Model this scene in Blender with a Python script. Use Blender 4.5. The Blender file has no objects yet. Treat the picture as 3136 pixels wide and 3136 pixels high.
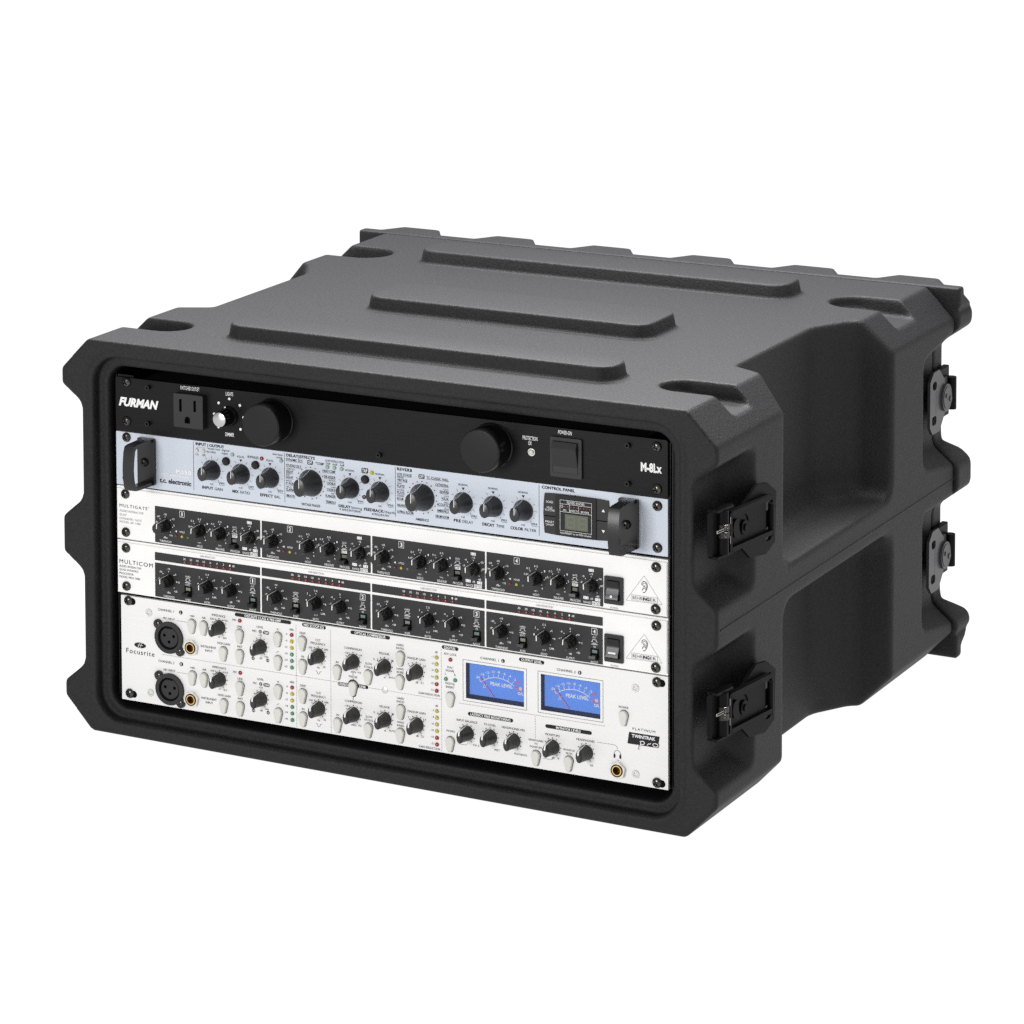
import bpy, math
import numpy as np
from mathutils import Matrix, Vector
from mathutils.geometry import tessellate_polygon

# ------------------------------------------------------------------ camera
# All measures below are millimetres in the case frame (x along the front, y into
# the case, z up, origin at the lower left corner of the 19 inch panel opening);
# W() turns them into scene metres with the case standing on z = 0.
ZG = 28.0
def W(x, y, z): return ((x - 241.3) / 1000, y / 1000, (z + ZG) / 1000)

scene = bpy.context.scene
C = scene.collection
cam_data = bpy.data.cameras.new('camera')
cam = bpy.data.objects.new('camera', cam_data); C.objects.link(cam)
right = Vector((0.8587083, 0.5123702, -0.0098423))
down = Vector((0.0354935, -0.0786232, -0.9962724))
fwd = Vector((-0.5112341, 0.8551580, -0.0857002))
mc = Matrix((( right.x, -down.x, -fwd.x), (right.y, -down.y, -fwd.y), (right.z, -down.z, -fwd.z))).to_4x4()
mc.translation = Vector(W(1594.331, -2568.942, 951.152))
cam.matrix_world = mc
cam_data.sensor_width = 36.0
cam_data.lens = 11627.96 / 3136 * 36.0
cam_data.shift_x = 1038.99 / 3136
cam_data.shift_y = -2025.22 / 3136
cam_data.clip_start = 0.1
cam_data.clip_end = 200.0
scene.camera = cam

# ------------------------------------------------------------------ studio light
world = bpy.data.worlds.new('World'); scene.world = world; world.use_nodes = True
bg = world.node_tree.nodes['Background']
bg.inputs[0].default_value = (1.0, 1.0, 1.0, 1); bg.inputs[1].default_value = 0.37

def softbox(name, loc, target, sx, sy, power, col=(1, 1, 1)):
    d = bpy.data.lights.new(name, 'AREA'); d.shape = 'RECTANGLE'; d.size = sx; d.size_y = sy
    d.energy = power; d.color = col
    o = bpy.data.objects.new(name, d); C.objects.link(o); o.location = loc
    o.rotation_euler = (Vector(target) - Vector(loc)).to_track_quat('-Z', 'Y').to_euler()
    return o
softbox('overhead_softbox', (-0.12, 0.50, 1.38), (0.0, 0.22, 0.30), 1.2, 0.9, 76, (0.985, 0.99, 1.0))
softbox('added_right_fill', (2.1, 0.1, 0.95), (0.2, 0.2, 0.2), 1.0, 1.0, 7, (1.0, 0.995, 1.0))  # unseen fill lamp, added to lift the right rim side
softbox('left_front_softbox', (-0.48, -2.40, 0.66), (0.10, 0.0, 0.20), 0.75, 0.75, 34, (1.0, 0.99, 0.98))

scene.view_settings.view_transform = 'Standard'
scene.view_settings.look = 'None'
scene.view_settings.exposure = 0.0
scene.view_settings.gamma = 1.0
scene.view_settings.use_curve_mapping = False
scene.render.filter_size = 1.05
try:
    scene.cycles.use_denoising = False
    scene.cycles.max_bounces = 8
except Exception:
    pass

# ------------------------------------------------------------------ materials
MAT = {}
def mat(name, col, rough=0.5, metal=0.0, spec=0.5, bump=None, mottle=None, coat=0.0, trans=0.0, aniso=None, emit=None):
    m = bpy.data.materials.new(name); m.use_nodes = True
    nt = m.node_tree; b = nt.nodes['Principled BSDF']
    b.inputs['Base Color'].default_value = (*col, 1)
    b.inputs['Roughness'].default_value = rough
    b.inputs['Metallic'].default_value = metal
    b.inputs['Specular IOR Level'].default_value = spec
    b.inputs['Coat Weight'].default_value = coat
    b.inputs['Transmission Weight'].default_value = trans
    tc = nt.nodes.new('ShaderNodeTexCoord')
    def noise(scale, stretch=(1, 1, 1), detail=3.0, rough_=0.6):
        mp = nt.nodes.new('ShaderNodeMapping'); mp.inputs['Scale'].default_value = stretch
        nt.links.new(tc.outputs['Object'], mp.inputs['Vector'])
        n = nt.nodes.new('ShaderNodeTexNoise'); n.inputs['Scale'].default_value = scale
        n.inputs['Detail'].default_value = detail; n.inputs['Roughness'].default_value = rough_
        nt.links.new(mp.outputs[0], n.inputs['Vector'])
        return n
    if mottle:                       # (scale, amount, stretch): gentle colour variation of the thing itself
        sc_, am, st = mottle
        n = noise(sc_, st)
        mr = nt.nodes.new('ShaderNodeMapRange'); mr.inputs[1].default_value = 0.3; mr.inputs[2].default_value = 0.7
        mr.inputs[3].default_value = 1 - am; mr.inputs[4].default_value = 1 + am
        nt.links.new(n.outputs[0], mr.inputs[0])
        mx = nt.nodes.new('ShaderNodeMix'); mx.data_type = 'RGBA'; mx.blend_type = 'MULTIPLY'; mx.inputs[0].default_value = 1
        mx.inputs[6].default_value = (*col, 1); nt.links.new(mr.outputs[0], mx.inputs[7])
        nt.links.new(mx.outputs[2], b.inputs['Base Color'])
    if bump:                         # list of (scale, strength, distance, stretch)
        prev = None
        for sc_, st_, di, strch in bump:
            n = noise(sc_, strch)
            bp = nt.nodes.new('ShaderNodeBump'); bp.inputs['Strength'].default_value = st_; bp.inputs['Distance'].default_value = di
            nt.links.new(n.outputs[0], bp.inputs['Height'])
            if prev: nt.links.new(prev.outputs[0], bp.inputs['Normal'])
            prev = bp
        nt.links.new(prev.outputs[0], b.inputs['Normal'])
    if aniso: b.inputs['Anisotropic'].default_value = aniso
    if emit:
        b.inputs['Emission Color'].default_value = (*emit[0], 1); b.inputs['Emission Strength'].default_value = emit[1]
    MAT[name] = m
    return m

mat('moulded_plastic', (0.0115, 0.0109, 0.0118), 0.58, spec=0.24,
    bump=[(560, 0.60, 0.0008, (1, 1, 1)), (90, 0.12, 0.0012, (1, 1, 1))], mottle=(480, 0.40, (1, 1, 1)))
mat('black_metal', (0.0055, 0.0055, 0.006), 0.38, spec=0.25)
mat('grey_metal', (0.046, 0.046, 0.050), 0.42, spec=0.5)
mat('gloss_black', (0.006, 0.006, 0.0064), 0.24, spec=0.35)
mat('latch_black', (0.0050, 0.0050, 0.0054), 0.45, spec=0.07)
mat('tube_black', (0.004, 0.004, 0.004), 0.26, spec=0.30)
mat('matte_black', (0.012, 0.012, 0.0125), 0.55, spec=0.4)
mat('dark_void', (0.003, 0.003, 0.003), 0.8, spec=0.1)
mat('screw_black', (0.085, 0.078, 0.072), 0.20, metal=0.9)
mat('spring_steel', (0.33, 0.32, 0.30), 0.28, metal=1.0)
mat('nickel', (0.72, 0.70, 0.65), 0.22, metal=1.0)
mat('zinc', (0.60, 0.60, 0.58), 0.38, metal=0.6)
mat('gold', (0.80, 0.55, 0.22), 0.20, metal=1.0)
mat('dark_gold', (0.16, 0.085, 0.02), 0.35, metal=0.8)
mat('black_anodised', (0.0065, 0.0065, 0.007), 0.36, spec=0.14,
    bump=[(160, 0.16, 0.0004, (0.25, 1, 14))], mottle=(120, 0.25, (0.15, 1, 12)))
mat('silver_blue', (0.52, 0.56, 0.63), 0.40, metal=0.12,
    bump=[(160, 0.06, 0.0003, (0.25, 1, 14))], mottle=(120, 0.03, (0.15, 1, 12)))
mat('white_enamel', (0.80, 0.80, 0.785), 0.42, spec=0.45, mottle=(26, 0.03, (1, 1, 1)))
mat('brushed_white', (0.735, 0.735, 0.73), 0.42, metal=0.05,
    bump=[(160, 0.05, 0.0003, (0.2, 1, 14))], mottle=(110, 0.022, (0.12, 1, 10)))
mat('panel_black', (0.0185, 0.0175, 0.0185), 0.52, spec=0.35)
mat('smoke_plastic', (0.010, 0.0098, 0.0092), 0.20, spec=0.5)
mat('rubber_knob', (0.016, 0.0155, 0.0165), 0.34, spec=0.5)
mat('handle_black', (0.009, 0.0087, 0.009), 0.30, spec=0.42)
mat('rubber_soft', (0.015, 0.0140, 0.0135), 0.36, spec=0.5)
mat('ivory_button', (0.60, 0.60, 0.555), 0.40, spec=0.45)
mat('aluminium_cap', (0.46, 0.46, 0.45), 0.30, metal=0.9)
mat('print_white', (0.80, 0.80, 0.80), 0.6, spec=0.2)
mat('print_black', (0.014, 0.014, 0.015), 0.6, spec=0.2)
mat('print_grey', (0.30, 0.30, 0.30), 0.6, spec=0.2)
mat('print_dark_grey', (0.055, 0.055, 0.055), 0.6, spec=0.2)
mat('print_red', (0.85, 0.12, 0.15), 0.6, spec=0.2)
mat('led_red', (0.20, 0.012, 0.014), 0.18, spec=0.6)
mat('led_bright_red', (0.30, 0.012, 0.014), 0.14, spec=0.6)
mat('led_green', (0.08, 0.24, 0.13), 0.16, spec=0.6)
mat('led_pale_green', (0.26, 0.40, 0.30), 0.18, spec=0.6)
mat('led_yellow', (0.46, 0.40, 0.05), 0.18, spec=0.6)
mat('led_clear', (0.55, 0.55, 0.53), 0.12, spec=0.6)
mat('led_off_grey', (0.12, 0.135, 0.10), 0.3)
mat('meter_blue', (0.10, 0.27, 0.80), 0.42, spec=0.4)
mat('meter_bezel', (0.010, 0.018, 0.060), 0.15, spec=0.5)
mat('lcd_olive', (0.085, 0.095, 0.060), 0.35)
mat('lens_teal', (0.14, 0.20, 0.19), 0.25)
mat('lens_olive', (0.22, 0.22, 0.17), 0.25)

# clear meter window: mostly see-through, with a faint mirror of the room
m = bpy.data.materials.new('clear_window'); m.use_nodes = True
nt = m.node_tree; nt.nodes.remove(nt.nodes['Principled BSDF'])
mo = nt.nodes['Material Output']; mx = nt.nodes.new('ShaderNodeMixShader'); fr_ = nt.nodes.new('ShaderNodeFresnel'); fr_.inputs[0].default_value = 1.45
tr_ = nt.nodes.new('ShaderNodeBsdfTransparent'); gl_ = nt.nodes.new('ShaderNodeBsdfGlossy'); gl_.inputs['Roughness'].default_value = 0.06
nt.links.new(fr_.outputs[0], mx.inputs[0]); nt.links.new(tr_.outputs[0], mx.inputs[1]); nt.links.new(gl_.outputs[0], mx.inputs[2]); nt.links.new(mx.outputs[0], mo.inputs[0])
MAT['clear_window'] = m
# white ground with an added glow that keeps it free of contact shadows
m = bpy.data.materials.new('glowing_white_ground'); m.use_nodes = True
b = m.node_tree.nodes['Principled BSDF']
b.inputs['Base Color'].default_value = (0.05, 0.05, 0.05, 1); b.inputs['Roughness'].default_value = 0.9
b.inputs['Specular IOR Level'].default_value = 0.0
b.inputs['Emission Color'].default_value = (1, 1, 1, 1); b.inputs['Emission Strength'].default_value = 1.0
MAT['glowing_white_ground'] = m

# ------------------------------------------------------------------ mesh helpers
class MB:
    """collects faces (millimetres) and turns them into one mesh datablock (metres)"""
    def __init__(s): s.v = []; s.f = []
    def add(s, vs, fs):
        n = len(s.v); s.v += [tuple(p) for p in vs]; s.f += [tuple(i + n for i in f) for f in fs]; return s
    def box(s, x0, x1, y0, y1, z0, z1, bev=0.0):
        if bev <= 0:
            v = [(x, y, z) for x in (x0, x1) for y in (y0, y1) for z in (z0, z1)]
            return s.add(v, [(0,1,3,2),(4,6,7,5),(0,4,5,1),(2,3,7,6),(0,2,6,4),(1,5,7,3)])
        # front (-y) edges bevelled
        r0 = [(x0, y1, z0), (x1, y1, z0), (x1, y1, z1), (x0, y1, z1)]
        r1 = [(x0, y0 + bev, z0), (x1, y0 + bev, z0), (x1, y0 + bev, z1), (x0, y0 + bev, z1)]
        r2 = [(x0 + bev, y0, z0 + bev), (x1 - bev, y0, z0 + bev), (x1 - bev, y0, z1 - bev), (x0 + bev, y0, z1 - bev)]
        return s.loft([r0, r1, r2])
    def loft(s, rings, caps=(True, True), closed=True):
        n = len(rings[0]); base = len(s.v)
        for r in rings: s.v += [tuple(p) for p in r]
        for k in range(len(rings) - 1):
            for i in range(n if closed else n - 1):
                j = (i + 1) % n
                a = base + k * n
                s.f.append((a + i, a + j, a + n + j, a + n + i))
        if caps[0]: s.f.append(tuple(base + i for i in reversed(range(n))))
        if caps[1]: s.f.append(tuple(base + (len(rings) - 1) * n + i for i in range(n)))
        return s
    def lathe(s, cx, cz, prof, seg=32, caps=(False, True)):
        """profile [(radius, y)] turned about the y axis, listed from the panel outwards"""
        rings = [[(cx + r * math.cos(t), y, cz + r * math.sin(t)) for t in [2 * math.pi * i / seg for i in range(seg)]] for r, y in prof]
        return s.loft(rings, caps)
    def prism(s, outer, y0, y1, holes=()):
        """polygon in x,z (anticlockwise seen from the front), front at y0, back at y1"""
        loops = [outer] + list(holes)
        pts = [p for l in loops for p in l]
        tris = tessellate_polygon([[Vector((p[0], p[1], 0)) for p in l] for l in loops])
        n = len(pts); b = len(s.v)
        s.v += [(p[0], y0, p[1]) for p in pts] + [(p[0], y1, p[1]) for p in pts]
        for t in tris:
            a, c, d = t
            ar = (pts[c][0]-pts[a][0])*(pts[d][1]-pts[a][1]) - (pts[c][1]-pts[a][1])*(pts[d][0]-pts[a][0])
            if ar < 0: c, d = d, c
            s.f.append((b + a, b + c, b + d)); s.f.append((b + n + a, b + n + d, b + n + c))
        o = 0
        for l in loops:
            m_ = len(l)
            for i in range(m_):
                j = (i + 1) % m_
                s.f.append((b + o + i, b + n + o + i, b + n + o + j, b + o + j))
            o += m_
        return s
    def flat(s, poly, y):
        if len(poly) <= 4: return s.add([(p[0], y, p[1]) for p in poly], [tuple(range(len(poly)))])
        tris = tessellate_polygon([[Vector((p[0], p[1], 0)) for p in poly]])
        fs = []
        for a, c, d in tris:
            ar = (poly[c][0]-poly[a][0])*(poly[d][1]-poly[a][1]) - (poly[c][1]-poly[a][1])*(poly[d][0]-poly[a][0])
            fs.append((a, c, d) if ar > 0 else (a, d, c))
        return s.add([(p[0], y, p[1]) for p in poly], fs)
    def line(s, x0, z0, x1, z1, w, y):
        dx, dz = x1 - x0, z1 - z0; L = math.hypot(dx, dz) or 1; nx, nz = -dz / L * w / 2, dx / L * w / 2
        return s.flat([(x0 - nx, z0 - nz), (x1 - nx, z1 - nz), (x1 + nx, z1 + nz), (x0 + nx, z0 + nz)], y)
    def poly_line(s, pts, w, y):
        for a, b_ in zip(pts, pts[1:]): s.line(*a, *b_, w, y)
        return s
    def dot(s, x, z, r, y, n=10): return s.flat(circ(x, z, r, n), y)
    def frame(s, x0, x1, z0, z1, w, y):
        s.line(x0, z0, x1, z0, w, y); s.line(x0, z1, x1, z1, w, y); s.line(x0, z0, x0, z1, w, y); return s.line(x1, z0, x1, z1, w, y)
    def mesh(s, name, smooth=None):
        me = bpy.data.meshes.new(name)
        me.from_pydata([(x / 1000, y / 1000, z / 1000) for x, y, z in s.v], [], s.f); me.update()
        if smooth is not None:
            me.shade_smooth()
            if smooth < 179: me.set_sharp_from_angle(angle=math.radians(smooth))
        return me
def circ(x, z, r, n=24, a0=0.0): return [(x + r * math.cos(a0 + 2 * math.pi * i / n), z + r * math.sin(a0 + 2 * math.pi * i / n)) for i in range(n)]
def rrect(x0, x1, z0, z1, r, n=5):
    p = []
    for cx, cz, a in ((x1 - r, z0 + r, -90), (x1 - r, z1 - r, 0), (x0 + r, z1 - r, 90), (x0 + r, z0 + r, 180)):
        p += [(cx + r * math.cos(math.radians(a + 90 * i / n)), cz + r * math.sin(math.radians(a + 90 * i / n))) for i in range(n + 1)]
    return p
def capsule(x0, x1, z, r, n=8): return rrect(x0, x1, z - r, z + r, r * 0.999, n)

def put(name, me, material, parent=None, loc=(0, 0, 0), rot=None):
    """links a mesh as one object; loc in millimetres in the parent's frame"""
    if material and not me.materials: me.materials.append(MAT[material])
    o = bpy.data.objects.new(name, me); C.objects.link(o)
    if parent: o.parent = parent
    o.location = (loc[0] / 1000, loc[1] / 1000, loc[2] / 1000)
    if rot: o.rotation_euler = rot
    return o
def thing(name, label, cat, matrix, group=None):
    o = bpy.data.objects.new(name, None); C.objects.link(o); o.matrix_world = matrix
    o.empty_display_size = 0.02
    o['label'] = label; o['category'] = cat
    if group: o['group'] = group
    return o

# ------------------------------------------------------------------ setting
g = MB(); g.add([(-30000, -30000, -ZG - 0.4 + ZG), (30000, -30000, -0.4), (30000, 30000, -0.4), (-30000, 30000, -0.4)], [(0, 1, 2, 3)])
ground = put('ground', g.mesh('ground'), 'glowing_white_ground'); ground['kind'] = 'structure'
ground['label'] = 'seamless pure white ground under the case, with an added glow'

# ================================================================== the rack case
case = thing('rack_case', 'black moulded plastic shock rack case with ribbed top and side latches', 'rack case',
             Matrix.Translation(W(0, 0, 0)))

def smax(a, b, k):
    h = np.maximum(k - np.abs(a - b), 0) / k
    return np.maximum(a, b) + h * h * (k * 0.25)
def smin(a, b, k): return -smax(-a, -b, k)
def smaxn(k, *t):
    r = t[0]
    for q in t[1:]: r = smax(r, q, k)
    return r
def axes(x0, x1, y0, y1, z0, z1, h):
    f = np.float32
    return (np.arange(x0, x1 + h, h, dtype=f)[:, None, None], np.arange(y0, y1 + h, h, dtype=f)[None, :, None],
            np.arange(z0, z1 + h, h, dtype=f)[None, None, :])
def rr2(X, Z, hx, hz, r):
    qx, qz = np.abs(X) - (hx - r), np.abs(Z) - (hz - r)
    return np.sqrt(np.maximum(qx, 0) ** 2 + np.maximum(qz, 0) ** 2) + np.minimum(np.maximum(qx, qz), 0) - r

def surface_net(S, ax, name):
    """turns a distance field into a quad mesh (naive surface nets)"""
    gx, gy, gz = [a.ravel() for a in ax]; h = float(gx[1] - gx[0])
    ins = S < 0
    nx, ny, nz = S.shape
    cnt = np.zeros((nx - 1, ny - 1, nz - 1), np.uint8)
    for i in (0, 1):
        for j in (0, 1):
            for k in (0, 1): cnt += ins[i:nx - 1 + i, j:ny - 1 + j, k:nz - 1 + k]
    act = (cnt > 0) & (cnt < 8)
    ci, cj, ck = np.nonzero(act)
    idx = np.full(act.shape, -1, np.int32); idx[ci, cj, ck] = np.arange(len(ci), dtype=np.int32)
    cor = np.array([(i, j, k) for i in (0, 1) for j in (0, 1) for k in (0, 1)])
    val = np.stack([S[ci + a, cj + b, ck + c] for a, b, c in cor], 1)
    acc = np.zeros((len(ci), 3), np.float32); num = np.zeros(len(ci), np.float32)
    for p in range(8):
        for q in range(p + 1, 8):
            if np.abs(cor[p] - cor[q]).sum() != 1: continue
            a, b_ = val[:, p], val[:, q]
            m_ = (a < 0) != (b_ < 0)
            t = np.where(m_, a / np.where(m_, a - b_, 1), 0)
            pos = cor[p][None, :] + t[:, None] * (cor[q] - cor[p])[None, :]
            acc += np.where(m_[:, None], pos, 0); num += m_
    P = acc / num[:, None] + np.stack([ci, cj, ck], 1)
    P = np.stack([gx[0] + P[:, 0] * h, gy[0] + P[:, 1] * h, gz[0] + P[:, 2] * h], 1)
    quads = []
    for a in range(3):
        s0 = [slice(None)] * 3; s1 = [slice(None)] * 3; s0[a] = slice(0, -1); s1[a] = slice(1, None)
        ch = ins[tuple(s0)] != ins[tuple(s1)]
        e = list(np.nonzero(ch)); b_, c_ = (a + 1) % 3, (a + 2) % 3
        ok = (e[b_] > 0) & (e[c_] > 0) & (e[b_] < S.shape[b_] - 1) & (e[c_] < S.shape[c_] - 1)
        e = [t[ok] for t in e]
        def cell(db, dc):
            q = [e[0].copy(), e[1].copy(), e[2].copy()]; q[b_] += db; q[c_] += dc
            return idx[q[0], q[1], q[2]]
        qd = np.stack([cell(-1, -1), cell(0, -1), cell(0, 0), cell(-1, 0)], 1)
        flip = ~ins[e[0], e[1], e[2]]
        qd[flip] = qd[flip][:, ::-1]
        quads.append(qd)
    Q = np.concatenate(quads)
    me = bpy.data.meshes.new(name)
    me.vertices.add(len(P)); me.vertices.foreach_set('co', (P / 1000).astype(np.float32).ravel())
    me.loops.add(Q.size); me.loops.foreach_set('vertex_index', Q.astype(np.int32).ravel())
    me.polygons.add(len(Q)); me.polygons.foreach_set('loop_start', np.arange(0, Q.size, 4, dtype=np.int32))
    me.polygons.foreach_set('use_smooth', np.ones(len(Q), bool))
    me.update(calc_edges=True)
    return me

def latch_pocket(X, z, lo, hi, k=5.0):
    """void beside the case between two bumps; floor at X = 267, sloping ends"""
    return smaxn(k, 267 - X, (z - hi - (X - 267) * 0.74) * 0.80, (lo - (X - 267) * 0.84 - z) * 0.77)

def build_shell():
    ax = axes(-16, 304, -20, 512, -34, 302, 1.6)      # one half, mirrored afterwards (x measured from the middle)
    X, y, z = ax[0], ax[1], ax[2]
    Xa = np.abs(X)
    cham_t = ((X - 261) * 26 + (z - 296) * 25) / 36.07
    cham_b = ((X - 261) * 26 - (z + 28) * 25) / 36.07
    prof = smaxn(2.0, X - 286, z - 296 + 0 * X, -28 - z + 0 * X, cham_t, cham_b)       # (x, 1, z)
    # pockets for the front latches and the rear latches
    fw = ((y - 46) - (X - 267) * 0.74) * 0.80
    pf = np.minimum(latch_pocket(X, z, 163.5, 243.0), latch_pocket(X, z, 26.5, 104.0))
    void_f = smax(pf + 0 * y, fw + 0 * z, 9.0)
    fl = (y - 440) * 0.15
    pr_ = np.minimum(latch_pocket(X, z + 0 * y, 163.5 + 6 - fl, 243.0 - 7 + fl), latch_pocket(X, z + 0 * y, 26.5 + 5 - fl, 104.0))
    void_r = smax(pr_, 431 - y + 0 * X + 0 * z, 10.0)
    S = smax(prof + 0 * y, np.maximum(y - 506, -12 - y) + 0 * X + 0 * z, 1.8)
    S = smax(S, -void_f, 2.2); S = smax(S, -void_r, 1.8)
    del void_f, void_r, pr_
    # big side recesses above and below the carrying ridge
    w = smaxn(5.0, (236 - X) + 0 * y, ((286 - X) * 0.52 - (y - 120)) * 0.887, ((y - 308) - (X - 236) * 1.9) * 0.466)
    w = smax(w, ((y - 346) - (X - 256) * 0.367) * 0.939, 6.0)
    up = (149 + (286 - X) * 0.03 - z)
    lo = (z - (121 - (286 - X) * 0.20)) * 0.98
    S = smax(S, -smax(w + 0 * z, up + 0 * y, 18.0), 4.5)
    S = smax(S, -smax(w + 0 * z, lo + 0 * y, 20.0), 4.5)
    # scooped notches across the top edges
    for yc, hw in ((63.0, 20.0), (417.0, 24.5)):
        e = np.maximum(229 + (hw - 20) - X, 0)
        st = np.sqrt(e * e + (y - yc) ** 2) - hw
        sl = st + (296 - z) * 0.20
        S = smax(S, -smax(sl * 0.92, (281.5 + np.maximum(250 - X, 0) * 0.12 - z) + 0 * y, 4.0), 2.2)
    # front opening: outer lip, step and the inner tongue behind it; hollow inside
    zc = z - 133.4
    lip = rr2(Xa, zc, 255.0, 149.5, 22.0)
    S = smax(S, -np.maximum(lip + 0 * y, y - (-3.0 - np.maximum(Xa - 249, 0) * 0) + 0 * z), 4.0)
    tong = rr2(Xa, zc, 246.5, 141.0, 15.0)
    S = smax(S, -np.maximum(tong + 0 * y, y - 100 + 0 * X), 3.0)
    bead = np.sqrt((lip - 3.2) ** 2 + (y + 10.9) ** 2) - 1.9
    S = smin(S, bead, 2.5)
    me = surface_net(S, ax, 'shell')
    # mirror the half about x = 0
    n = len(me.vertices); co = np.empty(n * 3, np.float32); me.vertices.foreach_get('co', co); co = co.reshape(-1, 3)
    q = np.empty(len(me.polygons) * 4, np.int32); me.loops.foreach_get('vertex_index', q); q = q.reshape(-1, 4)
    keep = (co[q, 0].max(1) > 1e-6)
    q = q[keep]; co = co.copy(); neg = co[:, 0] < 0; co[neg, 0] = 0
    used = np.zeros(n, bool); used[q] = True; remap = np.cumsum(used) - 1
    co = co[used]; q = remap[q]; m_ = len(co)
    co2 = co.copy(); co2[:, 0] *= -1
    P = np.concatenate([co, co2]); P[:, 0] += 0.2413
    Q = np.concatenate([q, q[:, ::-1] + m_])
    me2 = bpy.data.meshes.new('shell')
    me2.vertices.add(len(P)); me2.vertices.foreach_set('co', P.ravel())
    me2.loops.add(Q.size); me2.loops.foreach_set('vertex_index', Q.astype(np.int32).ravel())
    me2.polygons.add(len(Q)); me2.polygons.foreach_set('loop_start', np.arange(0, Q.size, 4, dtype=np.int32))
    me2.polygons.foreach_set('use_smooth', np.ones(len(Q), bool))
    me2.update(calc_edges=True)
    bpy.data.meshes.remove(me)
    return me2
shell = put('shell', build_shell(), 'moulded_plastic', case)

def build_lid():
    ax = axes(-302, 302, 500, 552, -36, 306, 1.7)
    X0, y, z = ax; X = np.abs(X0)
    box_ = smaxn(2.2, X - 289.5 + 0 * z, z - 296.5 + 0 * X, -26 - z + 0 * X)
    gr = lambda zz: np.sqrt((X - 292.0) ** 2 + (z - zz) ** 2) - 4.2          # small grooves in the sides
    box_ = smax(box_, -gr(276.0), 1.5); box_ = smax(box_, -gr(-5.0), 1.5)
    pk = np.minimum(latch_pocket(X, z, 161.5, 244.5), latch_pocket(X, z, 25.0, 104.0))
    box_ = smax(box_, -pk, 4.0)
    thin = 521.0 + 0 * X0 + 0 * z
    rib = np.full(np.broadcast(X0, z).shape, 1e3, np.float32)                # distance to the thick pads
    for c in (-241, -145, -48.5, 48.5, 145, 241): rib = np.minimum(rib, np.abs(X0 - c) - 31 + 0 * z)
    for a, b_ in ((252, 276), (112, 149), (-3, 9)): rib = np.minimum(rib, np.maximum(np.abs(z - (a + b_) / 2) - (b_ - a) / 2 - 14, 240 - X))
    thick = 543.0
    back = np.minimum(y - thin, smax(y - thick + 0 * X0 + 0 * z, (rib + (y - 521) * 0.58) * 0.85, 2.0))
    S = smax(box_ + 0 * y, np.maximum(back, 508 - y + 0 * X0 + 0 * z), 2.4)
    me = surface_net(S, ax, 'rear_lid')
    me.transform(Matrix.Translation((0.2413, 0, 0)))
    return me
put('rear_lid', build_lid(), 'moulded_plastic', case)

def rib(x0, x1, y0, y1, rad=13.0, h=12.0):
    m_ = MB(); rings = []
    for off, zz in ((6.6, -0.6), (4.0, 0.3), (2.7, 1.2), (2.1, 2.8), (0.7, h - 2.0), (0.1, h - 0.8), (-0.7, h - 0.2), (-1.8, h)):
        o = rrect(x0 - off, x1 + off, y0 - off, y1 + off, rad + off, 8)
        rings.append([(p[0], p[1], 296 + zz) for p in o])
    m_.loft(rings, (False, True))
    return m_.mesh('rib', 45)
for r in ((78, 417, 42, 79), (125, 379, 195, 261), (72, 417, 395, 439)): put('rib', rib(*r, rad=15 if r[0] != 126 else 20), 'moulded_plastic', case)

for sx in (1, -1):
    m_ = MB(); cx = 241.3 + sx * 286.0
    m_.add([(cx, -6, 131.2), (cx + sx * 0.55, -6, 132), (cx, -6, 132.8), (cx, 505, 131.2), (cx + sx * 0.55, 505, 132), (cx, 505, 132.8)], [(0, 1, 4, 3), (1, 2, 5, 4)])
    put('parting_line', m_.mesh('parting_line'), 'moulded_plastic', case)

# rack rails behind the ears of the units
for x0, x1 in ((-1.5, 14.0), (468.6, 484.1)):
    r = MB(); r.box(x0, x1, 4.5, 7, 1.5, 266); xx = x0 if x0 < 0 else x1
    r.box(xx - 1, xx + 1, 4.5, 40, 1.5, 266)
    put('rack_rail', r.mesh('rack_rail'), 'black_metal', case)

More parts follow.
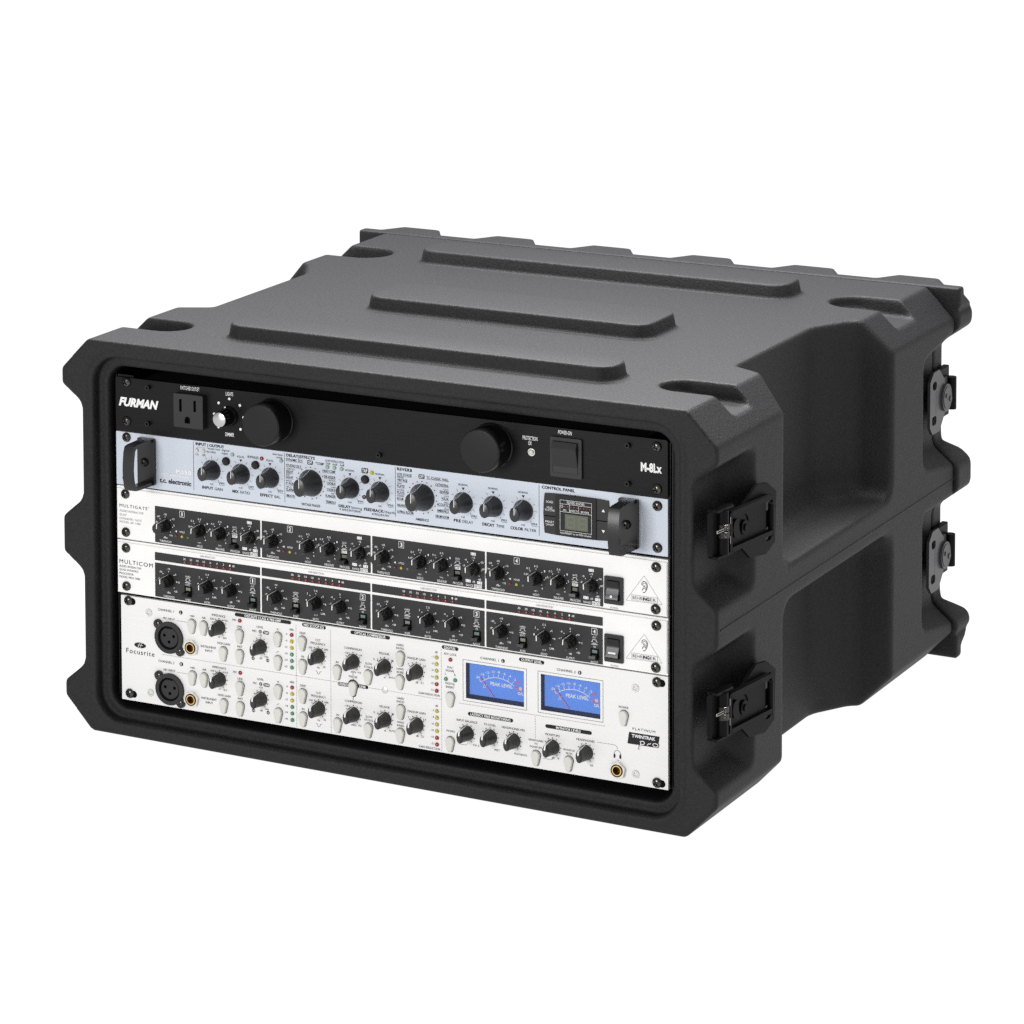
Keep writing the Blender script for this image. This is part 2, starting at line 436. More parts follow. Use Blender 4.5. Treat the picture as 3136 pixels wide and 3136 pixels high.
# ---- butterfly latches; s runs along the latch, n outwards from the side, z up
def lframe(A, B):
    t = Vector((B[0] - A[0], B[1] - A[1])).normalized(); n = Vector((t.y, -t.x))
    return lambda s, n_, z: (241.3 + A[0] + t.x * s + n.x * n_, A[1] + t.y * s + n.y * n_, z)
def lmesh(name, mb, fr, smooth=None):
    q = MB(); q.v = [fr(x, -y, z) for x, y, z in mb.v]; q.f = mb.f      # model drawn in (s, -n, z)
    return q.mesh(name, smooth)
OCT = [(33, 190), (50, 176), (74, 173.5), (88, 180), (89.5, 219), (76, 228), (60, 229.5), (34, 215)]
def bean(x0, x1, z0, z1, up):
    p = rrect(x0, x1, z0, z1, 2.2, 3)
    return p
def front_latch(dz):
    fr0 = lframe((281, -8), (291, 75)); fr = lambda s, n, z: fr0(s, n, z + dz)
    base = MB(); base.prism(rrect(-6.5, 30, 190, 222.5, 3, 3), -0.2, 1.5)      # dish floor
    base.box(-6.5, 2, -3, -0.2, 188.2, 224.5); base.box(-6.5, 17, -7.5, 1, 222.6, 224.4); base.box(-6.5, 17, -7.5, 1, 187.6, 189.4)
    latch = put('latch', lmesh('latch', base, fr), 'latch_black', case)
    kp = MB(); kp.prism(OCT, -3.2, -0.6, [rrect(73, 84, 205.5, 218.5, 4, 4), rrect(73, 83, 183, 194, 3.5, 4)])
    put('keeper_plate', lmesh('keeper_plate', kp, fr), 'latch_black', latch)
    br = MB()
    rings = [[(5.5 + 4.3 * math.cos(t), -5.0 + 4.3 * math.sin(t), zz) for t in [2 * math.pi * i / 20 for i in range(20)]] for zz in (189.5, 222.4)]
    br.loft(rings); put('hinge_barrel', lmesh('hinge_barrel', br, fr, 40), 'latch_black', latch)
    sp = MB()
    for k in range(18):
        zz = 202.2 + k * 0.53 + (0.9 if k > 8 else 0)
        rr_ = [[(5.5 + (4.95 + 0.22 * math.cos(a)) * math.cos(t), -5.0 + (4.95 + 0.22 * math.cos(a)) * math.sin(t), zz + 0.22 * math.sin(a))
                for t in [math.pi * 0.9 + math.pi * 1.2 * i / 14 for i in range(15)]] for a in (0, 2.1, 4.2, 6.283)]
        sp.loft(rr_, (False, False), closed=False)
    sp.box(-8.6, 1.2, -8.6, -8.0, 208.0, 208.5); sp.box(-8.6, 1.2, -8.6, -8.0, 209.6, 210.1); sp.box(-9.1, -8.5, -8.6, -8.0, 208.0, 210.1)
    sp.box(10.2, 10.8, -8.6, -7.9, 211.5, 216.6); sp.box(10.2, 10.8, -8.6, -7.9, 196.5, 202.0)
    put('spring', lmesh('spring', sp, fr), 'spring_steel', latch)
    pl = MB()                                                            # draw plate with folded edges
    pl.prism(rrect(12, 70, 192.0, 216.5, 1.5, 2), -5.2, -3.4, [circ(36.5, 205.6, 7.2, 24)])
    pl.box(13, 75, -8.0, -3.4, 216.0, 219.6); pl.box(15, 76, -8.0, -3.4, 188.8, 192.4)
    pl.box(11.5, 14.5, -8.0, -3.4, 189.5, 219.0)
    plate = put('draw_plate', lmesh('draw_plate', pl, fr), 'latch_black', latch)
    rl = MB(); rl.loft([[(77.5 + 2.4 * math.cos(t), -5.5 + 2.4 * math.sin(t), zz) for t in [2 * math.pi * i / 16 for i in range(16)]] for zz in (187.5, 212.5)])
    put('roller', lmesh('roller', rl, fr, 40), 'latch_black', latch)
    dc = MB(); dc.prism(circ(36.5, 205.6, 7.0, 28), -4.4, -3.6)
    dc.prism(circ(37.2, 202.6, 5.6, 24), -6.2, -4.4, []); dc.prism(circ(37.2, 202.6, 2.6, 16), -7.4, -6.2)
    put('turn_disc', lmesh('turn_disc', dc, fr, 30), 'latch_black', latch)
    tb = MB(); tb.prism([(16.5, 205), (18.5, 199.5), (24, 197.5), (26.5, 198), (24.5, 212), (21.5, 212.5), (18, 210.5)], -7.6, -5.0)
    put('thumb_tab', lmesh('thumb_tab', tb, fr), 'latch_black', latch)
def rear_latch(dz):
    fr0 = lframe((270.5, 440), (270.5, 540)); fr = lambda s, n, z: fr0(s, n, z + dz)
    base = MB(); base.box(66, 92, -2.0, 3, 181, 224, 0.6)
    latch = put('latch', lmesh('latch', base, fr), 'latch_black', case)
    kp = MB(); kp.prism([(32.9, 181), (39.5, 174.2), (57, 174), (69.6, 186.4), (69.6, 216.3), (56, 227.4), (42, 227.2), (33.4, 220)], -6.0, -3.6,
                        [rrect(39.5, 49.5, 211.8, 219, 3.0, 4), rrect(38, 49, 181.8, 189.4, 3.0, 4)])
    put('keeper_plate', lmesh('keeper_plate', kp, fr), 'grey_metal', latch)
    gv = MB()
    for k in range(14): gv.box(47.3, 48.0, -6.06, -6.0, 190.5 + k * 1.5, 191.3 + k * 1.5)
    put('stamped_line', lmesh('stamped_line', gv, fr), 'dark_void', latch)
    bd = MB(); bd.prism(rrect(62, 80, 186.5, 217, 2, 3), -4.5, -1)
    put('draw_plate', lmesh('draw_plate', bd, fr), 'grey_metal', latch)
    dc = MB(); dc.prism(circ(70.2, 200.5, 11.8, 32), -8.2, -4.6); dc.prism(circ(70.2, 200.5, 9.8, 28), -8.7, -8.2)
    disc = put('turn_disc', lmesh('turn_disc', dc, fr, 30), 'grey_metal', latch)
    for s_, z_, r_ in ((66.9, 202.6, 1.9), (76.0, 198.6, 2.4)):
        rv = MB(); rv.prism(circ(s_, z_, r_, 16), -9.5, -8.6); put('rivet', lmesh('rivet', rv, fr, 30), 'grey_metal', disc)
    rl = MB(); rl.loft([[(86 + 4.4 * math.cos(t), -6.0 + 4.4 * math.sin(t), zz) for t in [2 * math.pi * i / 16 for i in range(16)]] for zz in (187.5, 215.5)])
    put('roller', lmesh('roller', rl, fr, 40), 'latch_black', latch)
for dz in (0, -137.5): front_latch(dz); rear_latch(dz)


# ================================================================== the rack units
# the stack of units sits in the rails with a hair of tilt
RG = Matrix(((0.9999720, -0.0009262, -0.0074289), (0.0009994, 0.9999510, 0.0098503), (0.0074194, -0.0098574, 0.9999239)))
def unit_matrix(zb, roll=0.0):
    p = RG @ Vector((0 - 241.3, 0, zb - 133.35)) + Vector((241.32, 0, 133.30))
    m = (RG @ Matrix.Rotation(roll, 3, 'Y')).to_4x4(); m.translation = Vector(W(*p)); return m

TEXT = []        # (parent, part name, colour, string, x, z, cap height, width, align, weight, shear, y)
PRINT = {}       # (parent name, colour) -> MB of flat print
def txt(dev, s, x, z, h, w=None, al='C', col='print_white', wt=0.0, sh=0.0, y=-0.22):
    TEXT.append((dev, col, s, x, z, h, w, al, wt, sh, y))
def pen(dev, col): return PRINT.setdefault((dev, col), MB())

# ---- shared small meshes (all drawn around the origin, front towards -y)
def screw_mesh(r=3.9, h=2.6):
    mb = MB(); n = 48; rings = []
    radii = [1.0, 0.985, 0.93, 0.85, 0.76, 0.67, 0.58, 0.49, 0.41, 0.33, 0.25, 0.17, 0.09]
    rings.append([(r * math.cos(2 * math.pi * i / n), 0, r * math.sin(2 * math.pi * i / n)) for i in range(n)])
    for f in radii:
        ring = []
        for i in range(n):
            t = 2 * math.pi * i / n; a, c = f * math.cos(t), f * math.sin(t)
            y = -h * math.sqrt(max(0, 1 - (f * 0.985) ** 2)) ** 0.8
            ca, sa = math.cos(0.5), math.sin(0.5); u, v = abs(a * ca + c * sa), abs(-a * sa + c * ca)
            if (u < 0.13 and v < 0.52) or (v < 0.13 and u < 0.52): y = y * 0.30
            ring.append((r * a, y, r * c))
        rings.append(ring)
    mb.loft(rings, (False, True)); return mb.mesh('screw', 35)
SCREW = screw_mesh()
def hexscrew_mesh():
    mb = MB(); o = [(1.95 * math.cos(2*math.pi*i/24), 1.95 * math.sin(2*math.pi*i/24)) for i in range(24)]
    mb.prism(o, -3.2, 0, [circ(0, 0, 1.1, 6)]); mb.prism(circ(0, 0, 1.1, 6), -1.0, 0); return mb.mesh('socket_screw', 40)
HEXS = hexscrew_mesh()
def flat_screw_mesh():
    mb = MB(); n = 32; rings = [[(3.1 * math.cos(2*math.pi*i/n), 0, 3.1 * math.sin(2*math.pi*i/n)) for i in range(n)]]
    for f in (1.0, 0.94, 0.8, 0.62, 0.5, 0.38, 0.26, 0.14):
        ring = []
        for i in range(n):
            t = 2*math.pi*i/n; a, c = f*math.cos(t), f*math.sin(t); u, v = abs(a*.9+c*.43), abs(-a*.43+c*.9)
            y = -0.55 if f < 1 else -0.35
            if (u < 0.16 and v < 0.55) or (v < 0.16 and u < 0.55): y = 0.35
            ring.append((3.1*a, y, 3.1*c))
        rings.append(ring)
    mb.loft(rings, (False, True)); return mb.mesh('flat_screw', 35)
FLATS = flat_screw_mesh()
def dome_mesh(name, r, h, seg=20):
    mb = MB(); mb.lathe(0, 0, [(r, 0), (r, -h * 0.35)] + [(r * math.cos(a), -h * 0.35 - h * 0.65 * math.sin(a)) for a in (0.35, 0.7, 1.0, 1.3)], seg)
    return mb.mesh(name, 60)
LEDM = {}
def led(parent, x, z, material, r=1.55, h=1.5, ring=None):
    key = (material, r)
    if key not in LEDM: LEDM[key] = dome_mesh('indicator_lamp', r, h)
    o = put('indicator_lamp', LEDM[key], material, parent, (x, -0.1, z))
    if ring:
        k2 = ('ring', r)
        if k2 not in LEDM:
            mb = MB(); mb.prism(circ(0, 0, r * 1.28, 24), -0.35, 0, [circ(0, 0, r * 1.0, 24)]); LEDM[k2] = mb.mesh('lamp_ring')
        put('lamp_ring', LEDM[k2], ring, o)
    return o

def loft_knob(name, base_r, h, fw, fh, flare, skirt=0.0, nseg=36, cap=0.6, sub=10, ridge=False):
    """round base flowing into an oval grip face"""
    mb = MB(); rings = []
    for k in range(sub + 1):
        t = k / sub
        e = t ** flare
        a = base_r + (fw - base_r) * (1 - (1 - t) ** flare); c = base_r + (fh - base_r) * (1 - (1 - t) ** (flare * 0.8))
        y = -skirt - (h - skirt) * t
        rings.append([(a * math.cos(q), y, c * math.sin(q)) for q in [2 * math.pi * i / nseg for i in range(nseg)]])
    if skirt: rings.insert(0, [(p[0], 0, p[2]) for p in rings[0]])
    last = rings[-1]
    if ridge:
        for s_, dy in ((0.93, 0.7), (0.8, 1.25), (0.55, 1.65), (0.25, 1.85)): rings.append([(p[0] * s_, -h - dy, p[2] * s_) for p in last])
    else:
        rings.append([(p[0] * 0.94, -h - 0.25, p[2] * 0.94) for p in last])
    mb.loft(rings, (False, True)); return mb, rings
def pointer_strip(rings, w0, w1, top_idx, reach, lift=0.10):
    """white line running up the 12 o'clock edge of a knob and down its face"""
    mb = MB(); L = []; Rr = []
    for k, r in enumerate(rings):
        p = r[top_idx]; t = k / (len(rings) - 1); w = w0 + (w1 - w0) * t
        L.append((p[0] - w / 2, p[1] - lift, p[2] + lift)); Rr.append((p[0] + w / 2, p[1] - lift, p[2] + lift))
    yf = rings[-1][0][1] - lift; zt = rings[-1][top_idx][2]
    L.append((-w1 / 2, yf, zt - reach)); Rr.append((w1 / 2, yf, zt - reach))
    n = len(L); mb.add(L + Rr, [(i, n + i, n + i + 1, i + 1) for i in range(n - 1)])
    return mb

# =========================================================== 1: power conditioner
U = thing('power_conditioner', 'black brushed power conditioner with two dark lamp tubes, top unit of the rack', 'power conditioner', unit_matrix(222.25))
fp = MB(); fp.prism(rrect(0, 482.6, 0.35, 44.1, 1.6, 4), 0, 3.2)
put('faceplate', fp.mesh('faceplate', 30), 'black_anodised', U)
ch = MB(); ch.box(20, 462, 3.2, 90, 2, 42.5); put('chassis', ch.mesh('chassis'), 'matte_black', U)
for x, z in ((10.6, 40.6), (10.3, 8.6), (474.0, 38.6), (474.3, 6.6)):
    s_ = put('screw', SCREW, 'screw_black', U, (x, 0, z))
for x, z in ((31.4, 38.5), (31.0, 9.0), (240.8, 6.7), (451.0, 37.3), (450.9, 8.3)): put('socket_screw', HEXS, 'gloss_black', U, (x, 0, z))
# mains outlet
ob = MB(); ob.prism(rrect(0, 27, 0, 27, 0.8, 2), -6, 0, [[(5.2, 12.6), (7.6, 12.6), (7.6, 22.8), (5.2, 22.8)], [(18.4, 13.6), (20.8, 13.6), (20.8, 22.6), (18.4, 22.6)],
      [(10.1, 3.6), (15.3, 3.6), (15.3, 6.6)] + [(12.7 + 2.6 * math.cos(a), 6.6 + 2.6 * math.sin(a)) for a in (0.5, 1.0, 1.57, 2.1, 2.6)] + [(10.1, 6.6)]])
out_ = put('outlet', ob.mesh('outlet', 30), 'matte_black', U, (58, 0, 10.6))
sb = MB(); sb.box(2, 25, -1.2, -0.2, 2, 25); put('slot_floor', sb.mesh('slot_floor'), 'dark_void', out_)
# dimmer
kb = MB(); kb.lathe(0, 0, [(8.1, 0), (8.1, -0.6), (7.4, -2.4), (6.9, -3.0)], 40, (False, True))
kn = put('dimmer_knob', kb.mesh('dimmer_knob', 40), 'gloss_black', U, (105.9, 0, 22.9))
kc = MB(); n = 72; rings = []
for y_, f in ((-3.0, 1.0), (-14.6, 0.97), (-15.6, 0.93)):
    rings.append([((6.4 + (0.22 if i % 2 else -0.22)) * f * math.cos(2*math.pi*i/n), y_, (6.4 + (0.22 if i % 2 else -0.22)) * f * math.sin(2*math.pi*i/n)) for i in range(n)])
kc.loft(rings, (False, True)); put('grip', kc.mesh('grip', 30), 'gloss_black', kn)
kc = MB(); kc.lathe(0, 0, [(5.75, -15.4), (5.7, -16.0), (5.3, -16.25)], 40, (False, True)); put('cap', kc.mesh('cap', 35), 'aluminium_cap', kn)
kd = MB(); kd.dot(-2.3, 7.1, 0.8, -2.7); put('index_dot', kd.mesh('index_dot'), 'print_white', kn)
# lamp tubes
for x, z in ((146.9, 24.0), (338.0, 24.8)):
    lb = MB(); lb.lathe(0, 0, [(17.6, 0), (17.6, -1.2), (16.9, -1.8), (16.75, -20.9), (16.5, -21.6), (15.9, -22.0)], 64, (False, True))
    lt = put('lamp_tube', lb.mesh('lamp_tube', 28), 'tube_black', U, (x, 0, z))
    lb = MB(); lb.lathe(0, 0, [(15.6, -22.0), (15.5, -22.25), (14.9, -22.3)], 64, (False, True)); put('end_cap', lb.mesh('end_cap', 28), 'tube_black', lt)
led(U, 371.0, 23.0, 'led_clear', 2.3, 2.2, 'nickel')
# rocker switch
sw = MB(); sw.prism(rrect(0, 26.0, 0, 30.4, 1.0, 2), -2.2, 0, [rrect(2.0, 23.0, 3.2, 27.6, 0.6, 2)])
rs = put('rocker_switch', sw.mesh('rocker_switch', 30), 'matte_black', U, (387.4, 0, 7.0))
rk = MB(); pr_yz = [(0.5, 3.4), (-2.4, 3.4), (-2.2, 8.0), (-5.8, 22.8), (-3.6, 27.3), (0.5, 27.3)]
rk.loft([[(2.3, y, z) for y, z in pr_yz], [(22.7, y, z) for y, z in pr_yz]]); put('rocker', rk.mesh('rocker'), 'matte_black', rs)
pw = pen(U, 'print_white')
for x, z in ((106.2, 36.7), (96.4, 32.5), (115.9, 32.4), (92.2, 23.1), (119.1, 23.1), (96.1, 13.0), (116.2, 13.2)): pw.dot(x, z, 1.1, -0.2, 14)
txt(U, 'SWITCHED OUTLET', 69.9, 41.3, 2.9, 17.6, wt=.005); txt(U, 'LIGHTS', 106.5, 40.6, 2.9, 6.8, wt=.005); txt(U, 'DIMMER', 106.4, 7.9, 2.9, 8.0, wt=.005)
txt(U, 'FURMAN', 3.0, 24.4, 6.3, 37.4, 'L', wt=.05, sh=.28)
txt(U, 'PROTECTION', 369.8, 33.6, 2.9, 12.4, wt=.005); txt(U, 'OK', 369.8, 29.8, 2.9, 2.9, wt=.005); txt(U, 'POWER-ON', 398.9, 41.0, 2.9, 11.2, wt=.005)
txt(U, 'M-8Lx', 461.0, 22.0, 6.2, 17.0, 'L', wt=.04)

# =========================================================== 2: effects processor
U = thing('effects_processor', 'blue silver effects processor with black bow handles and ten dark knobs', 'effects processor', unit_matrix(177.8))
fp = MB(); fp.prism(rrect(0, 482.6, 0.45, 44.0, 0.5, 2), 0, 3.0); put('faceplate', fp.mesh('faceplate', 30), 'silver_blue', U)
ch = MB(); ch.box(20, 462, 3.0, 90, 2, 42.5); put('chassis', ch.mesh('chassis'), 'matte_black', U)
for x, z in ((10.0, 39.9), (9.8, 6.6), (474.4, 38.2), (474.3, 6.5)): put('screw', SCREW, 'screw_black', U, (x, 0, z))
put('screw', dome_mesh('screw', 1.7, 1.2), 'screw_black', U, (226.9, 0, 15.9))
def bow_handle():
    base = MB(); base.prism(rrect(-5.5, 10.4, -19.0, 19.0, 1.5, 3), -3.0, 0)
    arm = MB()
    def ringpts(pts, x): return [(x, y, z) for y, z in pts]
    outer = [(0, 18.6), (-5, 19.3), (-27, 18.9), (-31.5, 18.0), (-33.2, 14), (-34.4, 6), (-34.8, -1), (-34.3, -8), (-33.0, -14.5), (-31.3, -17.4), (-27, -18.2), (-5, -18.9), (0, -18.6)]
    inner = [(-2.9, 16.0), (-6, 16.4), (-27, 16.0), (-29.3, 14.8), (-30.4, 11), (-31.5, 5), (-31.9, -1), (-31.4, -7), (-30.3, -12), (-29.2, -14.4), (-27, -15.6), (-6, -16.0), (-2.9, -16.0)]
    n = len(outer)
    for sgn, x in ((1, 9.0), (-1, 0.0)):
        b = len(arm.v); arm.v += ringpts(outer, x) + ringpts(inner, x)
        for i in range(n - 1):
            f = (b + i, b + i + 1, b + n + i + 1, b + n + i); arm.f.append(f if sgn < 0 else f[::-1])
    for i in range(n - 1):
        arm.f.append((i, i + 1, 2*n + i + 1, 2*n + i)); arm.f.append((n + i + 1, n + i, 3*n + i, 3*n + i + 1))
    return base.mesh('handle', 30), arm.mesh('grip', 30)
HB, HG = bow_handle()
BOLT = MB(); BOLT.lathe(0, 0, [(3.6, -3.0), (3.6, -3.8), (3.2, -4.9), (2.2, -5.6), (1.2, -5.75), (1.15, -4.4)], 28, (False, True)); BOLT = BOLT.mesh('bolt', 40)
for x in (27.1, 449.2):
    h_ = put('handle', HB, 'handle_black', U, (x, 0, 22.6)); put('grip', HG, 'handle_black', h_)
    put('bolt', BOLT, 'gloss_black', h_, (1.2, 0, -0.6))
mbk, rk1 = loft_knob('knob', 8.2, 16, 4.1, 5.6, 2.3, 0.8); K1 = mbk.mesh('knob', 50); K1P = pointer_strip(rk1, .38, .45, 9, 5.6).mesh('pointer_line')
mbk, rk2 = loft_knob('knob', 10.7, 19, 5.2, 7.0, 2.3, 0.8); K2 = mbk.mesh('knob', 50); K2P = pointer_strip(rk2, .42, .5, 9, 7.0).mesh('pointer_line')
SMALL_K = (89.3, 116.2, 142.8, 214.4, 240.8, 312.9, 338.4, 363.8); BIG_K = (179.3, 277.5)
for x in SMALL_K: k = put('knob', K1, 'rubber_knob', U, (x, 0, 21.7)); put('pointer_line', K1P, 'print_white', k)
for x in BIG_K: k = put('knob', K2, 'rubber_knob', U, (x, 0, 21.6)); put('pointer_line', K2P, 'print_white', k)
PB = MB(); PB.lathe(0, 0, [(3.4, 0), (3.35, -1.6), (2.9, -2.1), (1.5, -1.9)], 28); PB = PB.mesh('push_button', 45)
for x, z in ((102.9, 30.5), (129.8, 30.5), (228.0, 30.1)): put('push_button', PB, 'gloss_black', U, (x, 0, z))
for x, z, c in ((75.9, 36.4, 'led_clear'), (81.9, 36.4, 'led_clear'), (108.6, 36.5, 'led_pale_green'), (135.4, 36.3, 'led_red'), (153.1, 36.4, 'led_pale_green'),
                (194.5, 36.2, 'led_pale_green'), (200.8, 36.2, 'led_pale_green'), (207.1, 36.0, 'led_pale_green'), (233.8, 36.0, 'led_yellow')): led(U, x, z, c, 1.6, 1.4)
B = 'print_black'; p = pen(U, B); yv = -0.2
for x in (72.6, 156.0, 254.3, 377.1): p.line(x, 3.6, x, 43.0, .28, yv)
for x in SMALL_K:
    for d in (-135, -90, -60, -30, 0, 30, 60, 90, 120):
        if x > 100 and d == -135: continue
        t = math.radians(90 - d); p.line(x + 9.3 * math.cos(t), 21.8 + 9.3 * math.sin(t), x + 11.4 * math.cos(t), 21.8 + 11.4 * math.sin(t), .2, yv)
    p.poly_line([(x + 6.0, 14.3), (x + 7.4, 10.4), (x + 12, 10.4)], .2, yv)
    txt(U, 'rel.', x, 10.5, 1.7, 3.4, col='print_dark_grey')
    if x != 89.3: p.flat([(x, 31.4), (x + 1.3, 33.4), (x - 1.3, 33.4)], yv)
for x, s in ((116.2, 'EQUAL'), (142.8, 'EQUAL'), (214.4, 'NORMAL'), (240.8, 'NORMAL'), (312.9, 'NORMAL'), (338.4, 'NORMAL'), (363.8, 'NORMAL')):
    txt(U, s, x, 35.5, 1.55, 6.6 if s == 'EQUAL' else 8.4, col='print_dark_grey')
for x, s in ((89.3, 'MAX'), (116.2, 'WET'), (142.8, 'REV'), (214.4, 'MAX'), (240.8, 'MAX'), (312.9, 'MAX'), (338.4, 'MAX'), (363.8, 'MAX')): txt(U, s, x + 9.6, 12.1, 1.75, 4.4, col=B)
def two(x, a, b, wa, wb, z=7.0):
    tot = wa + 1.4 + wb; x0 = x - tot / 2
    txt(U, a, x0, z, 2.15, wa, 'L', B, .028); txt(U, b, x0 + wa + 1.4, z, 2.15, wb, 'L', B)
two(89.8, 'INPUT', 'GAIN', 10.2, 7.2); two(116.2, 'MIX', 'RATIO', 5.8, 8.8); two(143.0, 'EFFECT', 'BAL.', 11.6, 5.6)
two(313.0, 'PRE', 'DELAY', 6.0, 9.2); two(338.4, 'DECAY', 'TIME', 10.4, 6.8); two(363.8, 'COLOR', 'FILTER', 10.6, 9.6)
txt(U, 'DELAY', 204.2, 6.5, 2.15, 10.6, 'L', B, .028); txt(U, '/timing', 214.9, 6.5, 2.1, 10.0, 'L', B)
txt(U, 'FEEDBACK', 226.6, 6.5, 2.15, 17.4, 'L', B, .028); txt(U, '/depth', 244.1, 6.5, 2.1, 9.6, 'L', B)
p.dot(205.6, 3.9, .55, yv); txt(U, 'AMOUNT/DRIVE', 207.0, 3.8, 1.7, 16.6, 'L', B); p.dot(234.0, 3.5, .55, yv); txt(U, 'FREQ/RATIO', 235.2, 3.5, 1.7, 13.4, 'L', B)
for s, x0, x1 in (('INPUT | OUTPUT', 74.7, 101.0), ('DELAY|EFFECTS', 157.5, 183.2), ('REVERB', 255.9, 268.9), ('CONTROL PANEL', 379.4, 407.0)): txt(U, s, x0, 41.6, 2.15, x1 - x0, 'L', B, .03)
p.poly_line([(75.9, 38.4), (75.9, 39.0), (84.0, 39.0)], .18, yv); p.line(81.9, 38.4, 81.9, 39.0, .18, yv)
txt(U, '-40dB|OVER', 85.0, 38.9, 1.35, 12.2, 'L', 'print_dark_grey'); txt(U, 'IN PPM', 88.9, 36.2, 1.6, 8.0, col=B)
txt(U, '1|L', 76.0, 33.2, 1.6, 3.0, col='print_dark_grey'); txt(U, '2|R', 82.2, 33.2, 1.6, 3.2, col='print_dark_grey')
txt(U, 'digital', 102.2, 39.2, 1.8, 7.0, col=B); txt(U, 'input', 101.6, 36.7, 1.7, 5.6, col=B); txt(U, 'BYPASS', 127.4, 36.4, 1.95, 9.8, col=B, wt=.005)
txt(U, 'dual input', 149.8, 41.2, 1.5, 9.4, col=B); txt(U, 'mode', 151.5, 38.9, 1.5, 5.4, col=B)
txt(U, 'GAIN REDUCTION', 200.8, 41.4, 1.3, 16.4, col=B); p.line(192.4, 40.4, 209.2, 40.4, .16, yv)
for x, s in ((194.6, '-12dB'), (200.8, '-6dB'), (207.0, '-3dB')): txt(U, s, x, 38.9, 1.45, 4.8, col=B)
for x, w in ((178.9, 5.0), (277.1, 5.2), (227.6, 5.8)):
    p.flat(rrect(x - w / 2, x + w / 2, 36.2 if x != 227.6 else 34.9, 39.6 if x != 227.6 else 39.0, .8, 3), yv)
txt(U, 'OFF', 178.9, 37.9, 2.3, 3.8, wt=.018, y=-.3); txt(U, 'OFF', 277.1, 37.9, 2.3, 3.9, wt=.018, y=-.3); txt(U, 'TAP', 227.6, 36.95, 2.7, 4.4, wt=.018, y=-.3)
def wheel(cx, left, right_, xl, xr, bottom):
    angs = [-25, -45, -65, -85, -105, -125, -147]
    for (items, xe, sgn) in ((left, xl, -1), (right_, xr, 1)):
        for (s, z, small) in items:
            h = 1.15 if small else 2.0
            w = len(s) * (0.98 if small else 1.27)
            txt(U, s, xe, z, h, w, 'L' if sgn < 0 else 'R', B, .008 if not small else .0)
            if not small: p.line(xe, z - 1.45, xe - sgn * max(w, 6.5), z - 1.45, .17, yv)
    for d in (-160, -140, -120, -100, -80, -60, -40, -20, 0, 20, 40, 60, 80, 100, 120, 140, 160, 180):
        if abs(d) in (20, 40, 60, 80, 100, 120, 140, 160) or d in (0, 180):
            t = math.radians(90 - d * 0.97); p.dot(cx + 12.6 * math.cos(t), 21.6 + 12.6 * math.sin(t), .48, yv, 8)
    txt(U, bottom, cx, 4.0, 2.0, 17.0 if len(bottom) > 9 else 11.4, col=B, wt=.005)
wheel(179.3, (('DYNAMIC DLY.', 38.2, 0), ('STUDIO DLY.', 33.5, 0), ('TRIPLETS', 30.7, 1), ('DELAY', 28.6, 0), ('SOFT', 26.2, 1), ('DELAY', 24.1, 0), ('DELAY', 21.2, 1), ('P. PONG', 19.1, 0), ('DELAY', 16.2, 1), ('SLAPBACK', 14.1, 0), ('SMOOTH', 9.2, 0)),
      (('HARD COMP', 32.8, 0), ('DE-ESSER', 28.2, 0), ('SMOOTH', 25.6, 1), ('CHORUS', 23.3, 0), ('LUSH', 20.4, 1), ('CHORUS', 18.3, 0), ('INST', 15.4, 1), ('FLANGER', 13.2, 0), ('TREMOLO', 8.4, 0)), 157.4, 201.5, 'VINTAGE PHASER')
p.dot(184.4, 38.6, .5, yv); txt(U, 'COMP', 188.4, 37.9, 2.0, 6.0, col=B, wt=.005)
wheel(277.5, (('LIVE STAGE', 37.6, 0), ('SPRING', 35.3, 1), ('VINTAGE', 33.1, 0), ('GOLD', 30.4, 1), ('PLATE', 28.3, 0), ('SILVER', 25.3, 1), ('PLATE', 23.1, 0), ('DAMPED', 20.5, 1), ('ROOM', 18.3, 0), ('NEARFIELD', 13.2, 0), ('LIVING ROOM', 8.2, 0)),
      (('TC CLASSIC HALL', 37.7, 0), ('CATHEDRAL', 33.2, 0), ('VOCAL', 30.0, 1), ('REVERB', 27.9, 0), ('LIVE', 24.9, 1), ('VOCAL', 22.8, 0), ('HALL', 19.9, 1), ('ACOUSTIC', 17.9, 0), ('DRUM', 14.9, 1), ('AMBIENCE', 13.0, 0), ('DRUM ROOM', 8.4, 0)), 255.9, 300.5, 'AMBIENCE')
txt(U, 'M350', 70.2, 17.2, 2.9, 13.6, 'R', 'print_white', .03); txt(U, 'EFFECT | REVERB PROCESSOR', 70.3, 13.4, 1.65, 28.2, 'R', 'print_white', .02)
txt(U, 't.c. electronic', 40.8, 8.3, 3.6, 29.4, 'L', B, .028)
# control panel with little display
cp = MB(); outl = [(382.2, 7.0), (390, 6.4), (408, 6.0), (427, 6.4), (434.9, 7.0), (435.6, 15), (435.8, 22), (435.6, 30), (434.9, 37.4), (427, 38.0), (408, 38.3), (390, 38.0), (382.2, 37.4), (381.5, 30), (381.2, 22), (381.5, 15)]
cp.prism(outl, -1.4, 0); cpo = put('control_panel', cp.mesh('control_panel', 30), 'matte_black', U)
sc_ = MB(); sc_.prism(rrect(391.6, 425.2, 6.6, 37.8, .8, 2), -2.2, -1.4); put('display_window', sc_.mesh('display_window', 30), 'gloss_black', cpo)
for a_, b_, c_, d_ in ((382, 391.2, 19.9, 20.7), (425.4, 435.4, 21.2, 22.0)):
    gp = MB(); gp.flat([(a_, c_), (b_, c_), (b_, d_), (a_, d_)], -1.5); put('button_gap', gp.mesh('button_gap'), 'dark_void', cpo)
